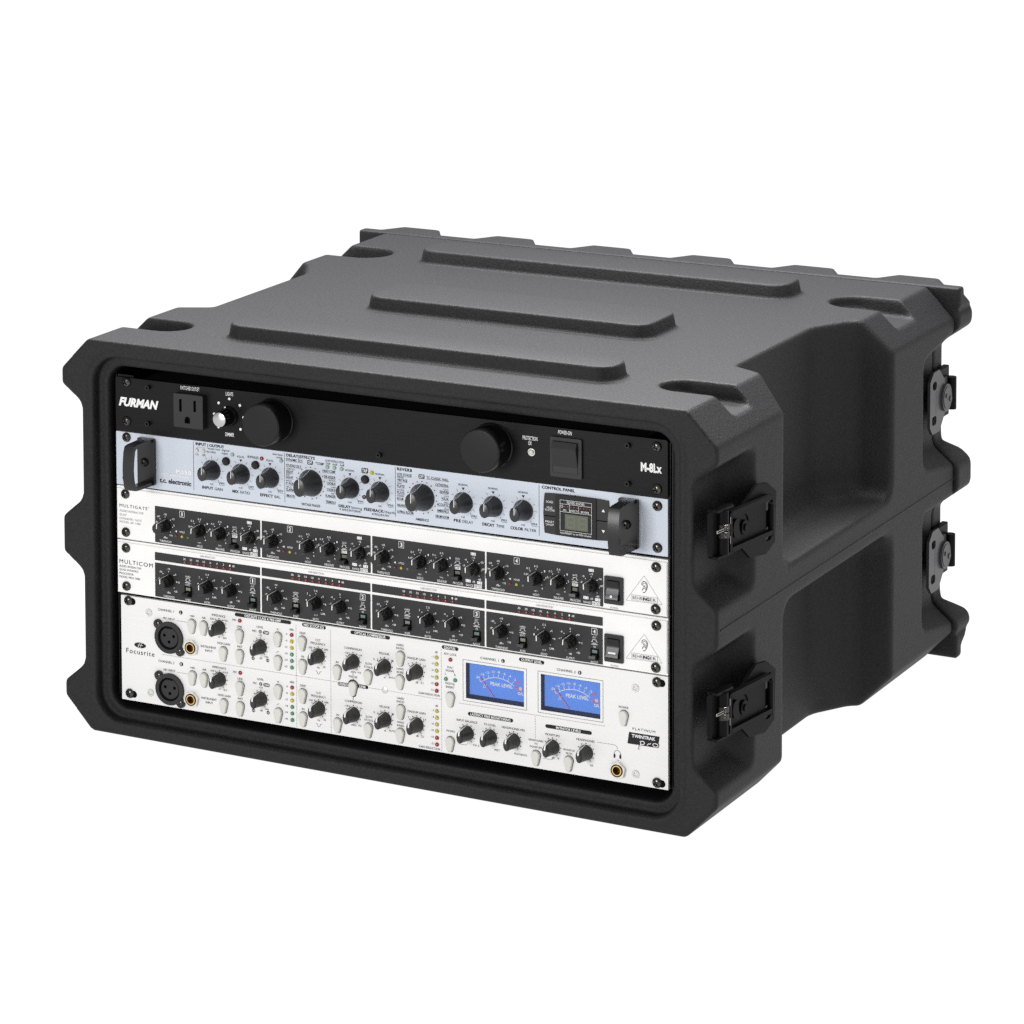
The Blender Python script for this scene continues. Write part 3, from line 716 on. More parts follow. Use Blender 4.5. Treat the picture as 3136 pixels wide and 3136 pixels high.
lc = MB(); lc.flat([(399.6, 12.0), (418.6, 12.0), (418.6, 23.6), (399.6, 23.6)], -2.3); put('digit_display', lc.mesh('digit_display'), 'lcd_olive', cpo)
dgt = MB()
for x0 in (401.0, 410.4):
    for (a, b_, c, d) in ((1, 1.4, 6.5, 2.2), (1, 5.3, 6.5, 6.1), (1, 9.2, 6.5, 10.0), (.4, 1.8, 1.2, 5.6), (.4, 5.8, 1.2, 9.6), (6.3, 1.8, 7.1, 5.6), (6.3, 5.8, 7.1, 9.6)):
        dgt.flat([(x0 + a, 12 + b_), (x0 + c, 12 + b_), (x0 + c, 12 + d), (x0 + a, 12 + d)], -2.35)
put('digit_segments', dgt.mesh('digit_segments'), 'led_off_grey', cpo)
cw = pen(U, 'print_white'); cw.frame(395.6, 421.6, 10.6, 34.2, .22, -2.4); cw.line(395.6, 31.2, 421.6, 31.2, .22, -2.4); cw.line(395.6, 25.3, 421.6, 25.3, .22, -2.4)
cw.line(403.4, 25.3, 403.4, 31.2, .22, -2.4); cw.line(411.0, 25.3, 411.0, 31.2, .22, -2.4); cw.frame(396.3, 397.8, 28.4, 30.2, .2, -2.4)
for x in (399.4, 401.8, 404.6, 407.2, 409.8, 412.6, 415.2, 417.8, 420.2): led(U, x, 29.3, 'led_red', .55, .2).location.y = -0.0023
txt(U, 'EDITED KNOBS', 408.6, 32.7, 1.7, 14.4, y=-2.45); txt(U, 'I/O', 399.5, 26.7, 1.4, 2.6, y=-2.45); txt(U, 'EFFECTS', 407.2, 26.7, 1.4, 6.8, y=-2.45); txt(U, 'REVERB', 416.2, 26.7, 1.4, 6.6, y=-2.45)
txt(U, 'Hold PRESET to set MIDI Channel', 408.6, 9.0, 1.45, 25.6, y=-2.45)
for s, z in (('LOAD', 31.3), ('HOLD', 26.9), ('TO STORE', 24.9), ('PRESET', 15.9), ('ON/OFF', 13.7)): txt(U, s, 386.6, z, 1.75 if s == 'LOAD' else 1.5, {'LOAD': 5.6, 'HOLD': 4.6, 'TO STORE': 8.2, 'PRESET': 7.2, 'ON/OFF': 6.6}[s], y=-1.6)
cw.flat([(429.6, 28.6), (432.2, 28.6), (430.9, 30.9)], -1.6); cw.flat([(430.9, 12.5), (432.2, 14.8), (429.6, 14.8)], -1.6)

# =========================================================== 3 and 4: gate and compressor
def enamel_unit(name, label, cat, zb):
    U = thing(name, label, cat, unit_matrix(zb, 0.0028), 'white four channel dynamics units')
    fp = MB(); fp.box(0, 482.6, 0, 3, 0.5, 43.9)
    fo = put('faceplate', fp.mesh('faceplate'), 'white_enamel', U)
    fr = MB(); fr.box(0.4, 482.2, -0.9, 0, 2.0 if zb < 100 else 1.0, 42.2, .35); put('raised_front', fr.mesh('raised_front'), 'white_enamel', fo)
    ch = MB(); ch.box(20, 462, 3, 90, 2, 42.5); put('chassis', ch.mesh('chassis'), 'matte_black', U)
    for x, z in ((8.6, 37.8), (8.8, 6.4), (473.6, 37.6), (473.2, 5.6)): put('screw', SCREW, 'screw_black', U, (x, -0.9, z))
    return U
F0 = -0.9
kb = MB(); rings = []; n = 48
for y_, r in ((0, 5.3), (-2.0, 5.2), (-13.2, 4.55), (-14.0, 4.2)):
    rings.append([((r * (1 if i % 4 else .93)) * math.cos(2*math.pi*i/n), y_, (r * (1 if i % 4 else .93)) * math.sin(2*math.pi*i/n)) for i in range(n)])
kb.loft(rings, (False, True)); BK = kb.mesh('knob', 30)
BKP = pointer_strip(rings, .75, .75, 12, 3.7, .14).mesh('pointer_line')
PBTN = MB(); PBTN.prism(rrect(-3.5, 3.5, -3.9, 4.6, .4, 2), -.35, 0); PBTN = PBTN.mesh('push_switch', 30)
PCAP = MB(); yz = [(0, -2.6), (-5.6, -2.6), (-6.0, -2.0), (-5.6, 0.2), (0, 0.4)]; PCAP.loft([[(-2.7, y, z) for y, z in yz], [(2.7, y, z) for y, z in yz]]); PCAP = PCAP.mesh('cap')
PLENS = MB(); PLENS.flat([(-2.0, 1.2), (2.0, 1.2), (2.0, 3.6), (-2.0, 3.6)], -.45); PLENS = PLENS.mesh('lens')
PLEN2 = PLENS.copy(); PLEN3 = PLENS.copy()
def push_switch(U, x, z, lens=None):
    o = put('push_switch', PBTN, 'dark_void', U, (x, F0, z)); put('cap', PCAP, 'gloss_black', o)
    put('lens', {'lens_olive': PLENS, 'lens_teal': PLEN2}.get(lens, PLEN3), lens or 'led_off_grey', o)
def push_symbol(q, x, z, y):
    q.poly_line([(x - 1.5, z + .2), (x - 1.5, z + 1.9), (x + 1.5, z + 1.9), (x + 1.5, z + .2)], .32, y); q.line(x - 2.6, z + .3, x - 1.3, z + .3, .32, y); q.line(x + 1.3, z + .3, x + 2.6, z + .3, .32, y)
    q.line(x - 1.6, z - .8, x + 1.6, z - .8, .32, y); q.line(x - 2.6, z - 1.7, x + 2.6, z - 1.7, .42, y)
def power_rocker(U, kind):
    sw = MB(); sw.prism(rrect(0, 15.3, 0, 21.2, .8, 2), -1.6, 0, [rrect(2.2, 12.6, 3.0, 18.4, 1.2, 3)])
    o = put('rocker_switch', sw.mesh('rocker_switch', 30), 'matte_black', U, (431.7, F0, 4.9))
    rk = MB(); yz = [(0.5, 3.1), (-2.6, 3.1), (-5.0, 4.6), (-4.4, 7.0), (-2.6, 11), (-2.2, 15), (-3.0, 18.0), (0.5, 18.3)]
    rk.loft([[(2.5, y, z) for y, z in yz], [(12.4, y, z) for y, z in yz]]); put('rocker', rk.mesh('rocker', 40), 'gloss_black', o)
    mk = MB()
    if kind: mk.add([(4.2, -4.65, 6.0), (10.4, -4.65, 6.0), (10.4, -4.0, 8.4), (4.2, -4.0, 8.4)], [(0, 1, 2, 3)])
    else: mk.add([(7.0 + 1.0 * math.cos(t), -4.7 + .26 * math.sin(t), 6.6 + 1.0 * math.sin(t)) for t in [2*math.pi*i/12 for i in range(12)]], [tuple(range(12))])
    put('switch_mark', mk.mesh('switch_mark'), 'print_white', o)
    txt(U, 'POWER', 439.5, 1.9, 1.5, 6.4, col='print_grey', y=F0 - .2)
    b = pen(U, 'print_dark_grey'); yy = F0 - .2
    b.poly_line([(449.0, 9.3), (463.8, 29.8), (478.4, 9.6), (449.0, 9.3)], .16, yy)
    W_ = pen(U, 'print_paper'); W_.flat([(453.4, 10.2), (474.5, 10.2), (474.5, 14.0), (453.4, 14.0)], yy - .04)
    b.frame(453.4, 474.5, 10.2, 14.0, .16, yy - .1)
    txt(U, 'BEHR', 454.4, 12.1, 2.3, 8.0, 'L', 'print_black', y=yy - .14); txt(U, 'ING', 462.7, 12.1, 2.3, 5.4, 'L', 'print_black', .05, y=yy - .14); txt(U, 'ER', 468.5, 12.1, 2.3, 5.0, 'L', 'print_black', y=yy - .14)
    k = pen(U, 'print_black')                                         # the ear emblem
    ear = [(-2.0, 1.6), (-1.9, 3.2), (-.7, 4.4), (1.2, 4.2), (2.5, 2.6), (2.7, .6), (2.0, -1.6), (.9, -3.4), (-.2, -4.4), (-.9, -3.8)]
    k.poly_line([(463.8 + a, 21.0 + c) for a, c in ear], .45, yy)
    k.poly_line([(463.8 + a * .66 + .2, 21.2 + c * .68) for a, c in ear[:8]], .3, yy)
    k.poly_line([(462.6, 22.2), (463.6, 21.6), (463.7, 20.2), (462.6, 19.6), (462.2, 18.2)], .45, yy); k.poly_line([(463.9, 22.6), (464.7, 21.3), (464.4, 19.6)], .3, yy)
mat('print_paper', (0.80, 0.80, 0.79), .6, spec=.3)
PITCH = 98.87
# ---- gate
U = enamel_unit('expander_gate', 'white four channel gate with one row of small knobs, between silver unit and compressor', 'audio gate', 133.35)
yy = F0 - .2
cps = MB(); cps.prism(rrect(0, 97.5, 0, 29.7, .5, 2), -.12, 0); CPM = cps.mesh('channel_panel')
p = pen(U, 'print_white')
for i in range(4):
    x0 = 36.3 + PITCH * i
    put('channel_panel', CPM, 'panel_black', U, (x0, F0, 1.7))
    def X(v): return v + PITCH * i
    for kx in (46.1, 78.1, 96.9, 124.0):
        k = put('knob', BK, 'smoke_plastic', U, (X(kx), F0, 16.6), (0, math.radians(((i * 7 + kx * 3.1) % 9) - 4.5), 0)); put('pointer_line', BKP, 'print_white', k)
        for d in (-135, -95, -45, 0, 45, 95, 135):
            t = math.radians(90 - d); p.dot(X(kx) + 6.9 * math.cos(t), 16.5 + 6.9 * math.sin(t), .42, yy - .12, 6)
    for kx, a in ((46.1, ('-70', '-50', '-35', '-15', '0', '+10')), (78.1, ('0.05', '0.2', '0.5', '1', '2', '4')), (96.9, ('0.1', '0.2', '0.5', '1', '2', '4')), (124.0, ('-2', '-6', '-15', '-30', '-60', '-80'))):
        for s, (dx, z) in zip(a, ((-8.2, 18.4), (-6.6, 23.2), (0, 25.5), (7.2, 22.6), (8.2, 17.4), (5.2, 9.0))): txt(U, s, X(kx + dx), z, 1.45, len(s) * .98, wt=.008, y=yy - .15)
    txt(U, 'dBu', X(46.2), 6.7, 1.5, 3.4, y=yy - .15); txt(U, 'THRESHOLD', X(46.2), 3.5, 1.75, 11.0, wt=.0, y=yy - .15)
    txt(U, 'sec.', X(78.1), 6.6, 1.3, 3.2, y=yy - .15); txt(U, 'HOLD', X(78.2), 3.5, 1.75, 5.2, wt=.0, y=yy - .15)
    txt(U, 'sec.', X(96.9), 6.6, 1.3, 3.2, y=yy - .15); txt(U, 'RELEASE', X(97.1), 3.5, 1.75, 8.0, wt=.0, y=yy - .15)
    txt(U, 'GATE', X(110.5), 22.8, 1.5, 3.8, y=yy - .15); push_symbol(p, X(110.5), 19.1, yy - .15)
    p.flat([(X(108.3), 14.4), (X(112.9), 14.4), (X(112.9), 16.5), (X(108.3), 16.5)], yy - .15); txt(U, 'EXP.', X(110.6), 15.45, 1.4, 3.6, col='print_black', y=yy - .25)
    push_switch(U, X(110.6), 9.6); txt(U, 'PROCESS', X(110.9), 3.5, 1.75, 8.6, wt=.0, y=yy - .15)
    for s, x, z in (('1:2', 124.0, 28.3), ('1:1', 119.6, 6.8), ('1:4', 129.3, 6.4)):
        p.flat([(X(x - 2.1), z - 1.1), (X(x + 2.1), z - 1.1), (X(x + 2.1), z + 1.1), (X(x - 2.1), z + 1.1)], yy - .15); txt(U, s, X(x), z, 1.4, 2.8, col='print_black', y=yy - .25)
    txt(U, 'dB', X(124.4), 6.6, 1.5, 2.2, y=yy - .15); txt(U, 'RANGE', X(120.8), 3.4, 1.75, 6.2, wt=.0, y=yy - .15)
    p.flat([(X(124.6), 2.1), (X(131.2), 2.1), (X(131.2), 4.7), (X(124.6), 4.7)], yy - .15); txt(U, 'RATIO', X(127.9), 3.4, 1.7, 5.8, col='print_black', y=yy - .25)
    p.flat([(X(55.2), 13.0), (X(57.0), 12.2), (X(57.0), 13.8)], yy - .15); txt(U, 'HOLD', X(62.0), 13.0, 1.5, 4.6, y=yy - .15)
    for x, c in ((56.2, 'led_red'), (61.8, 'led_yellow'), (67.4, 'led_off_grey')): led(U, X(x), 9.3, c, 1.15, 1.2).location.y = (F0 - .1) / 1000
    p.frame(X(59.7), X(64.1), 25.2, 30.0, .3, yy - .15); txt(U, str(i + 1), X(61.9), 27.6, 3.0, 2.0 if i else 1.0, wt=.02, y=yy - .15)
txt(U, 'MULTIGATE', 2.9, 27.9, 2.5, 26.4, 'L', 'print_black', .0, y=yy); txt(U, '®', 30.4, 29.2, .9, 1.0, 'C', 'print_grey', y=yy)
for s, z, w in (('AUDIO INTERACTIVE', 23.6, 22.6), ('QUAD', 20.4, 6.6), ('EXPANDER / GATE', 17.3, 20.8), ('MODEL XR 1400', 14.5, 19.8)): txt(U, s, 2.9, z, 1.75, w, 'L', 'print_grey', y=yy)
power_rocker(U, 0)
# ---- compressor
U = enamel_unit('dynamics_compressor', 'white four channel compressor with rows of red level lamps above its knobs', 'audio compressor', 88.9)
cps = MB(); cps.prism(rrect(0, 97.5, 0, 27.9, .5, 2), -.12, 0); CPM = cps.mesh('channel_panel')
cps = MB(); cps.prism(rrect(0, 97.5, 0, 6.7, .4, 2), -.12, 0); LPM = cps.mesh('lamp_strip')
p = pen(U, 'print_white')
for i in range(4):
    x0 = 35.8 + PITCH * i
    put('channel_panel', CPM, 'panel_black', U, (x0, F0, 1.5)); put('lamp_strip', LPM, 'panel_black', U, (x0, F0, 31.3))
    def X(v): return v + PITCH * i
    for kx in (48.6, 84.7, 106.5):
        k = put('knob', BK, 'smoke_plastic', U, (X(kx), F0, 16.2), (0, math.radians(((i * 5 + kx * 2.3) % 9) - 4.5), 0)); put('pointer_line', BKP, 'print_white', k)
        for d in (-135, -90, -45, 0, 45, 90, 135):
            t = math.radians(90 - d); p.dot(X(kx) + 7.4 * math.cos(t), 16.0 + 7.4 * math.sin(t), .42, yy - .12, 6)
    for kx, a in ((48.6, ('-30', '-20', '-10', '0', '+10', '+20')), (84.7, ('1', '2', '3.5', '5', '8', 'LIM.')), (106.5, ('-12', '-6', '0', '+6', '+12', '+20'))):
        for s, (dx, z) in zip(a, ((-8.4, 17.0), (-7.4, 22.6), (0, 25.6), (6.6, 21.8), (8.8, 15.8), (6.6, 8.0))): txt(U, s, X(kx + dx), z, 1.45, len(s) * .98, wt=.008, y=yy - .15)
    txt(U, 'dBu', X(48.8), 6.4, 1.5, 3.2, y=yy - .15); txt(U, 'THRESHOLD', X(48.9), 2.9, 1.7, 10.4, wt=.0, y=yy - .15)
    txt(U, 'n:1', X(84.7), 6.2, 1.5, 2.6, y=yy - .15); txt(U, 'RATIO', X(84.6), 2.9, 1.7, 5.2, wt=.0, y=yy - .15)
    txt(U, 'dB', X(106.6), 6.2, 1.5, 2.4, y=yy - .15); txt(U, 'OUTPUT', X(106.6), 2.9, 1.7, 7.0, wt=.0, y=yy - .15)
    txt(U, 'HARD', X(66.7), 21.6, 1.5, 4.6, y=yy - .15); push_symbol(p, X(66.7), 18.3, yy - .15); txt(U, 'SOFT', X(66.6), 14.9, 1.5, 4.2, y=yy - .15)
    push_switch(U, X(66.9), 9.0, 'lens_olive'); txt(U, 'KNEE', X(66.8), 2.8, 1.6, 4.6, wt=.0, y=yy - .15)
    p.frame(X(124.3), X(128.7), 23.7, 28.5, .3, yy - .15); txt(U, str(i + 1), X(126.5), 26.1, 3.0, 2.0 if i else 1.0, wt=.02, y=yy - .15)
    txt(U, 'OUT', X(126.5), 21.6, 1.5, 3.0, y=yy - .15); push_symbol(p, X(126.5), 18.0, yy - .15); txt(U, 'IN', X(126.6), 14.4, 1.5, 1.6, y=yy - .15)
    push_switch(U, X(126.7), 8.4, 'lens_teal'); txt(U, 'IN/OUT', X(126.5), 2.5, 1.6, 6.0, wt=.0, y=yy - .15)
    for j, s in enumerate(('30', '20', '15', '10', '6', '4', '2', '1')):
        xx = X(63.7 + 6.0 * j); led(U, xx + .25, 32.9, 'led_red', 1.3, .9).location.y = (F0 - .1) / 1000; txt(U, s, xx, 35.7, 1.5, len(s) * 1.1, wt=.008, y=yy - .15)
    txt(U, 'dB', X(108.9), 35.7, 1.5, 2.2, wt=.008, y=yy - .15)
    txt(U, 'GAIN REDUCTION', X(85), 40.0, 1.6, 14.0, col='print_grey', y=yy)
txt(U, 'MULTICOM', 2.2, 26.3, 3.3, 31.6, 'L', 'print_black', .0, y=yy)
for s, z, w in (('AUDIO INTERACTIVE', 22.4, 20.8), ('QUAD DYNAMICS', 19.5, 18.0), ('PROCESSOR', 16.5, 13.4), ('MODEL MDX 2400', 13.6, 19.4)): txt(U, s, 2.1, z, 1.7, w, 'L', 'print_dark_grey', y=yy)
power_rocker(U, 1)

# =========================================================== 5: channel strip with two meters
U = thing('preamp_channel_strip', 'tall white preamp with two blue level meters and black microphone sockets, lowest unit', 'preamp', unit_matrix(0.0))
fp = MB(); win = [[(314.2, 46.6), (363.7, 46.6), (363.7, 74.6), (314.2, 74.6)], [(377.8, 46.6), (427.3, 46.6), (427.3, 74.6), (377.8, 74.6)]]
win += [circ(48.3 + .25 * c, 58.0 - 42.35 * c, 9.6, 40) for c in (0, 1)] + [circ(68.9, 52.6 - 42.35 * c, 4.4, 24) for c in (0, 1)] + [circ(441.8, 9.8, 4.4, 24)]
fp.prism([(2.7, 0.9), (482.6, 0.5), (482.6, 87.0), (2.7, 87.0)], 0, 3.0, win); put('faceplate', fp.mesh('faceplate'), 'brushed_white', U)
ch = MB(); ch.box(20, 462, 9, 90, 2, 85); put('chassis', ch.mesh('chassis'), 'matte_black', U)
for x, z in ((9.9, 83.2), (10.2, 6.6), (473.9, 81.9), (473.8, 5.0)):
    put('screw', SCREW, 'screw_black', U, (x, 0, z)); sl = MB(); sl.flat(capsule(x + .2, x + 6.6, z - .4, 2.9), -.08)
    put('rack_slot', sl.mesh('rack_slot'), 'dark_void', U)
for x, z in ((29.0, 75.8), (29.7, 9.8), (456.1, 74.7), (456.2, 8.7)): put('flat_screw', FLATS, 'zinc', U, (x, 0, z))
cv = MB(); cv.lathe(0, 0, [(2.6, 0), (2.6, -.3), (2.2, -.5)], 24); put('blind_rivet', cv.mesh('blind_rivet', 40), 'zinc', U, (243.7, 0, 42.6))
XB = MB(); o1 = circ(0, 0, 12.9, 56); ears = []
XB.prism(o1, -2.4, 0, [circ(0, 0, 9.7, 40)])
for a in (1, -1):
    cx_, cz_ = -10.1 * a, 10.0 * a
    XB.prism(circ(cx_, cz_, 3.9, 28), -1.9, 0)
XB.lathe(0, 0, [(9.7, -2.4), (9.3, -0.2), (9.0, 4.0)], 40, (False, False)); XB = XB.mesh('socket', 35)
XF = MB(); XF.lathe(0, 0, [(8.4, 4), (8.4, -0.6), (8.0, -1.0)], 40, (False, False)); XF.prism(circ(0, 0, 8.0, 40), -1.0, 3, [circ(-4.3, 1.4, 1.35, 14), circ(4.3, 1.4, 1.35, 14), circ(0, -3.6, 1.35, 14)]); XF = XF.mesh('contact_face', 35)
XH = MB(); XH.flat(circ(0, 0, 9.6, 32), 2.8); XH.box(-2.4, 2.4, -1.3, 0, 7.2, 9.6); XH = XH.mesh('socket_floor')
SCS = screw_mesh(2.5, 1.1)
JN = MB(); JN.prism(circ(0, 0, 6.7, 6, .3), -2.6, 0, [circ(0, 0, 4.9, 28)]); JN = JN.mesh('jack_socket', 30)
JR = MB(); JR.lathe(0, 0, [(4.9, -1.0), (4.9, -3.0), (4.5, -3.3), (4.1, -3.3), (4.1, -2.4)], 32, (False, False)); JR = JR.mesh('collar', 40)
JG = MB(); JG.lathe(0, 0, [(4.1, -2.6), (3.9, -3.0), (3.2, -3.0), (3.1, -2.2)], 32, (False, False)); JG = JG.mesh('gold_ring', 40)
JT = MB(); JT.lathe(0, 0, [(3.1, -2.4), (2.9, 2.9)], 28, (False, True)); JT = JT.mesh('bore')
def jack(x, z):
    o = put('jack_socket', JN, 'nickel', U, (x, 0, z)); put('collar', JR, 'gloss_black', o); put('gold_ring', JG, 'gold', o); put('bore', JT, 'dark_gold', o)
def teardrop(r1=3.55, r2=2.15, d=6.2):
    pts = [(r1 * math.cos(a), 2.2 + r1 * math.sin(a)) for a in [math.radians(-8 + 196 * i / 14) for i in range(15)]]
    pts += [(r2 * math.cos(a), 2.2 - d + r2 * math.sin(a)) for a in [math.radians(188 + 164 * i / 10) for i in range(11)]]
    return pts
TD = teardrop()
TB = MB(); TB.loft([[(x, 0, z) for x, z in TD], [(x, -2.3, z) for x, z in TD], [(x * .93, -2.75, z * .95) for x, z in TD], [(x * .75, -2.9, z * .82) for x, z in TD]], (False, True)); TB = TB.mesh('push_button', 50)
TS = MB(); TS.flat([(x * 1.10, z * 1.06) for x, z in TD], -.1); TS = TS.mesh('button_gap')
def button(x, z):
    o = put('push_button', TB, 'ivory_button', U, (x, 0, z)); put('button_gap', TS, 'dark_void', o)
mbk, rk3 = loft_knob('knob', 6.0, 12.6, 2.7, 4.9, 1.55, 0.6, ridge=True); K3 = mbk.mesh('knob', 60)
K3P = MB(); L_ = []; R_ = []
for k_, r_ in enumerate(rk3[1:]):
    q_ = r_[9]; w_ = .35 + 1.25 * min(1, k_ / 10) - (.5 * max(0, k_ - 11) / 3); L_.append((q_[0] - w_ / 2, q_[1] - .14, q_[2] + .12)); R_.append((q_[0] + w_ / 2, q_[1] - .14, q_[2] + .12))
nn = len(L_); K3P.add(L_ + R_, [(i, nn + i, nn + i + 1, i + 1) for i in range(nn - 1)]); K3P = K3P.mesh('pointer_line', 60)
B = 'print_black'; p = pen(U, B); yv = -.2
def knob(x, z, labels=()):
    k = put('knob', K3, 'rubber_soft', U, (x, 0, z)); put('pointer_line', K3P, 'print_white', k)
    for d in range(-150, 151, 30):
        t = math.radians(90 - d)
        if d == 150: p.line(x + 6.4 * math.cos(t), z + 6.4 * math.sin(t), x + 7.6 * math.cos(t), z + 7.6 * math.sin(t), .45, yv)
        else: p.dot(x + 6.95 * math.cos(t), z + 6.95 * math.sin(t), .48, yv, 8)
DG = 'print_dark_grey'
def dotted(x0, z0, x1, z1, step=1.25):
    L = math.hypot(x1 - x0, z1 - z0); n_ = int(L / step)
    for i in range(n_ + 1): p.dot(x0 + (x1 - x0) * i / n_, z0 + (z1 - z0) * i / n_, .28, yv, 5)
def pill(s, x0, x1, z, h=1.9, tw=None):
    p.flat(capsule(x0, x1, z, 1.45), yv); txt(U, s, (x0 + x1) / 2, z, h, tw or (x1 - x0) * .72, wt=.018, y=-.3)
for c, (num, let) in enumerate((('CHANNEL 1', 'L'), ('CHANNEL 2', 'R'))):
    d = -42.35 * c
    xl = put('socket', XB, 'matte_black', U, (48.3 + .25 * c, 0, 58.0 + d)); put('contact_face', XF, 'matte_black', xl); put('socket_floor', XH, 'dark_void', xl)
    for a in (1, -1): put('screw', SCS, 'screw_black', xl, (-10.1 * a, -1.9, 10.0 * a))
    jack(68.9, 52.6 + d)
    for x, z in ((69.7, 70.2), (80.6, 70.2), (98.7, 51.6), (113.8, 68.0), (113.8, 51.5), (148.7, 70.3), (148.7, 51.4), (170.9, 70.1), (171.1, 51.4), (202.1, 51.2), (229.5, 51.2), (258.0, 70.0), (257.5, 51.2)): button(x, z + d)
    for x, z in ((94.6, 72.6), (132.5, 62.1), (184.8, 62.0), (215.8, 61.8), (243.6, 61.8), (271.6, 61.7)): knob(x, z + d)
    for j, cc in enumerate(('led_bright_red', 'led_yellow', 'led_yellow', 'led_green', 'led_green', 'led_green')): led(U, 161.1, 75.3 - 5.25 * j + d, cc, 1.6, 1.5)
    for j, s in enumerate(('0', '-6', '-12', '-18', '-24', '-42')): txt(U, s, 157.0, 75.5 - 5.25 * j + d, 1.5, len(s) * .95, 'R', DG)
    for j, cc in enumerate(('led_yellow', 'led_yellow', 'led_yellow', 'led_yellow', 'led_bright_red', 'led_bright_red')): led(U, 289.2, 75.0 - 5.27 * j + d, cc, 1.6, 1.5)
    for j, s in enumerate(('-1', '-3', '-6', '-10', '-15', '-21')): txt(U, s, 286.4, 75.2 - 5.27 * j + d, 1.5, len(s) * .95, 'R', DG)
    led(U, 113.9, 80.5 + d, 'led_bright_red', 1.6, 1.5)
    txt(U, num, 45.0, 79.7 + d, 1.9, 15.0, col=DG); p.dot(59.1, 79.8 + d, 1.7, yv, 20); txt(U, let, 59.1, 79.8 + d, 2.0, 1.3, wt=.018, y=-.3)
    txt(U, 'MIC INPUT', 47.9, 73.2 + d, 1.7, 11.2, col=DG); p.line(54.9, 72.6 + d, 64.4, 72.6 + d, .2, yv)
    txt(U, '+48V', 69.6, 78.3 + d, 1.5, 4.8, col=DG); txt(U, 'AIR', 80.5, 78.3 + d, 1.6, 3.6, col=DG); txt(U, 'IMPEDANCE', 94.4, 81.9 + d, 1.7, 12.6, col=DG)
    for s, x, z in (('620', 88.0, 78.6), ('1k6', 100.9, 78.8), ('Ω', 94.5, 64.6), ('3k3', 99.6, 64.4)): txt(U, s if s != 'Ω' else 'O', x, z + d, 1.5, 3.2 if s != 'Ω' else 1.4, col=DG)
    txt(U, 'INSTRUMENT', 84.7, 55.0 + d, 1.8, 14.2, col=DG); txt(U, 'INPUT', 84.9, 51.9 + d, 1.8, 6.8, col=DG); txt(U, 'HIGH GAIN', 98.7, 59.7 + d, 1.75, 11.6, col=DG)
    txt(U, 'MIC', 108.9, 80.4 + d, 1.7, 3.6, col=DG); txt(U, 'LINE', 113.5, 75.6 + d, 1.7, 4.6, col=DG); txt(U, 'INST', 113.6, 59.4 + d, 1.7, 4.6, col=DG)
    txt(U, 'LEVEL', 132.3, 77.7 + d, 1.7, 6.0, col=DG); txt(U, 'MIC', 127.2, 74.0 + d, 1.7, 3.8, col=DG); p.dot(132.4, 74.0 + d, 1.4, yv, 16); txt(U, '0', 132.4, 74.0 + d, 1.6, 1.1, wt=.018, y=-.3)
    p.flat(capsule(134.8, 140.6, 73.9 + d, 1.4), yv); txt(U, 'TRIM', 137.7, 73.9 + d, 1.6, 4.4, wt=.018, y=-.3); txt(U, '+25', 132.5, 71.2 + d, 1.5, 3.4, col=DG)
    for s, x, z in (('-10', 125.7, 51.6), ('+10', 139.0, 51.7)): p.dot(x, z + d, 1.45, yv, 16); txt(U, s, x, z + d, 1.4, 2.2, wt=.018, y=-.3)
    txt(U, 'dB', 132.8, 52.6 + d, 1.5, 2.4, col=DG); txt(U, '+60', 137.8, 54.3 + d, 1.5, 3.4, col=DG)
    p.poly_line([(148.3 + .6 * math.cos(a), 78.1 + d + .6 * math.sin(a)) for a in [6.283 * i / 8 for i in range(9)]], .25, yv)
    p.poly_line([(147.1, 58.9 + d), (147.7, 60.0 + d), (149.4, 60.3 + d)], .25, yv); txt(U, 'dBfs', 160.9, 79.6 + d, 1.6, 4.0, col=DG)
    txt(U, 'DEEP', 170.8, 78.1 + d, 1.7, 5.2, col=DG); txt(U, 'CUT', 184.7, 74.3 + d, 1.75, 4.6, col=DG); txt(U, 'FREQUENCY', 184.7, 71.5 + d, 1.75, 13.4, col=DG)
    for s, x, z in (('250', 177.8, 67.5), ('600', 191.8, 67.6), ('2k', 190.2, 53.5), ('Hz', 184.9, 52.4)): txt(U, s, x, z + d, 1.5, len(s) * 1.15, col=DG)
    p.poly_line([(182.2, 49.4 + d), (183.4, 49.2 + d), (184.2, 47.4 + d), (184.9, 47.0 + d), (185.6, 47.4 + d), (186.4, 49.2 + d), (187.6, 49.4 + d)], .28, yv)
    txt(U, 'IN', 170.8, 59.3 + d, 1.6, 2.2, col=DG); txt(U, 'IN', 201.8, 59.1 + d, 1.6, 2.2, col=DG)
    txt(U, 'COMPRESSION', 215.8, 71.7 + d, 1.7, 15.2, col=DG)
    for s, x, z in (('-18', 209.5, 67.7), ('-34', 222.2, 67.3), ('dBfs', 216.0, 53.2), ('-42', 221.2, 53.4)): txt(U, s, x, z + d, 1.5, len(s) * 1.1, col=DG)
    txt(U, 'RELEASE', 243.5, 71.7 + d, 1.7, 8.8, col=DG); txt(U, 'SLOW', 229.7, 61.7 + d, 1.65, 6.2, col=DG); txt(U, 'ATTACK', 229.4, 59.0 + d, 1.65, 8.0, col=DG)
    for s, x, z in (('0.3', 235.8, 66.0), ('1', 250.6, 66.8), ('AUTO', 250.0, 53.4), ('s', 243.8, 52.9)): txt(U, s, x, z + d, 1.5, len(s) * 1.3 + .2, col=DG)
    txt(U, 'HARD', 257.5, 80.4 + d, 1.7, 6.2, col=DG); txt(U, 'RATIO', 257.5, 77.8 + d, 1.7, 6.6, col=DG); txt(U, 'HARD', 257.4, 61.4 + d, 1.65, 6.2, col=DG); txt(U, 'KNEE', 257.4, 58.8 + d, 1.65, 6.0, col=DG)
    txt(U, 'MAKEUP GAIN', 271.5, 71.4 + d, 1.7, 15.6, col=DG)
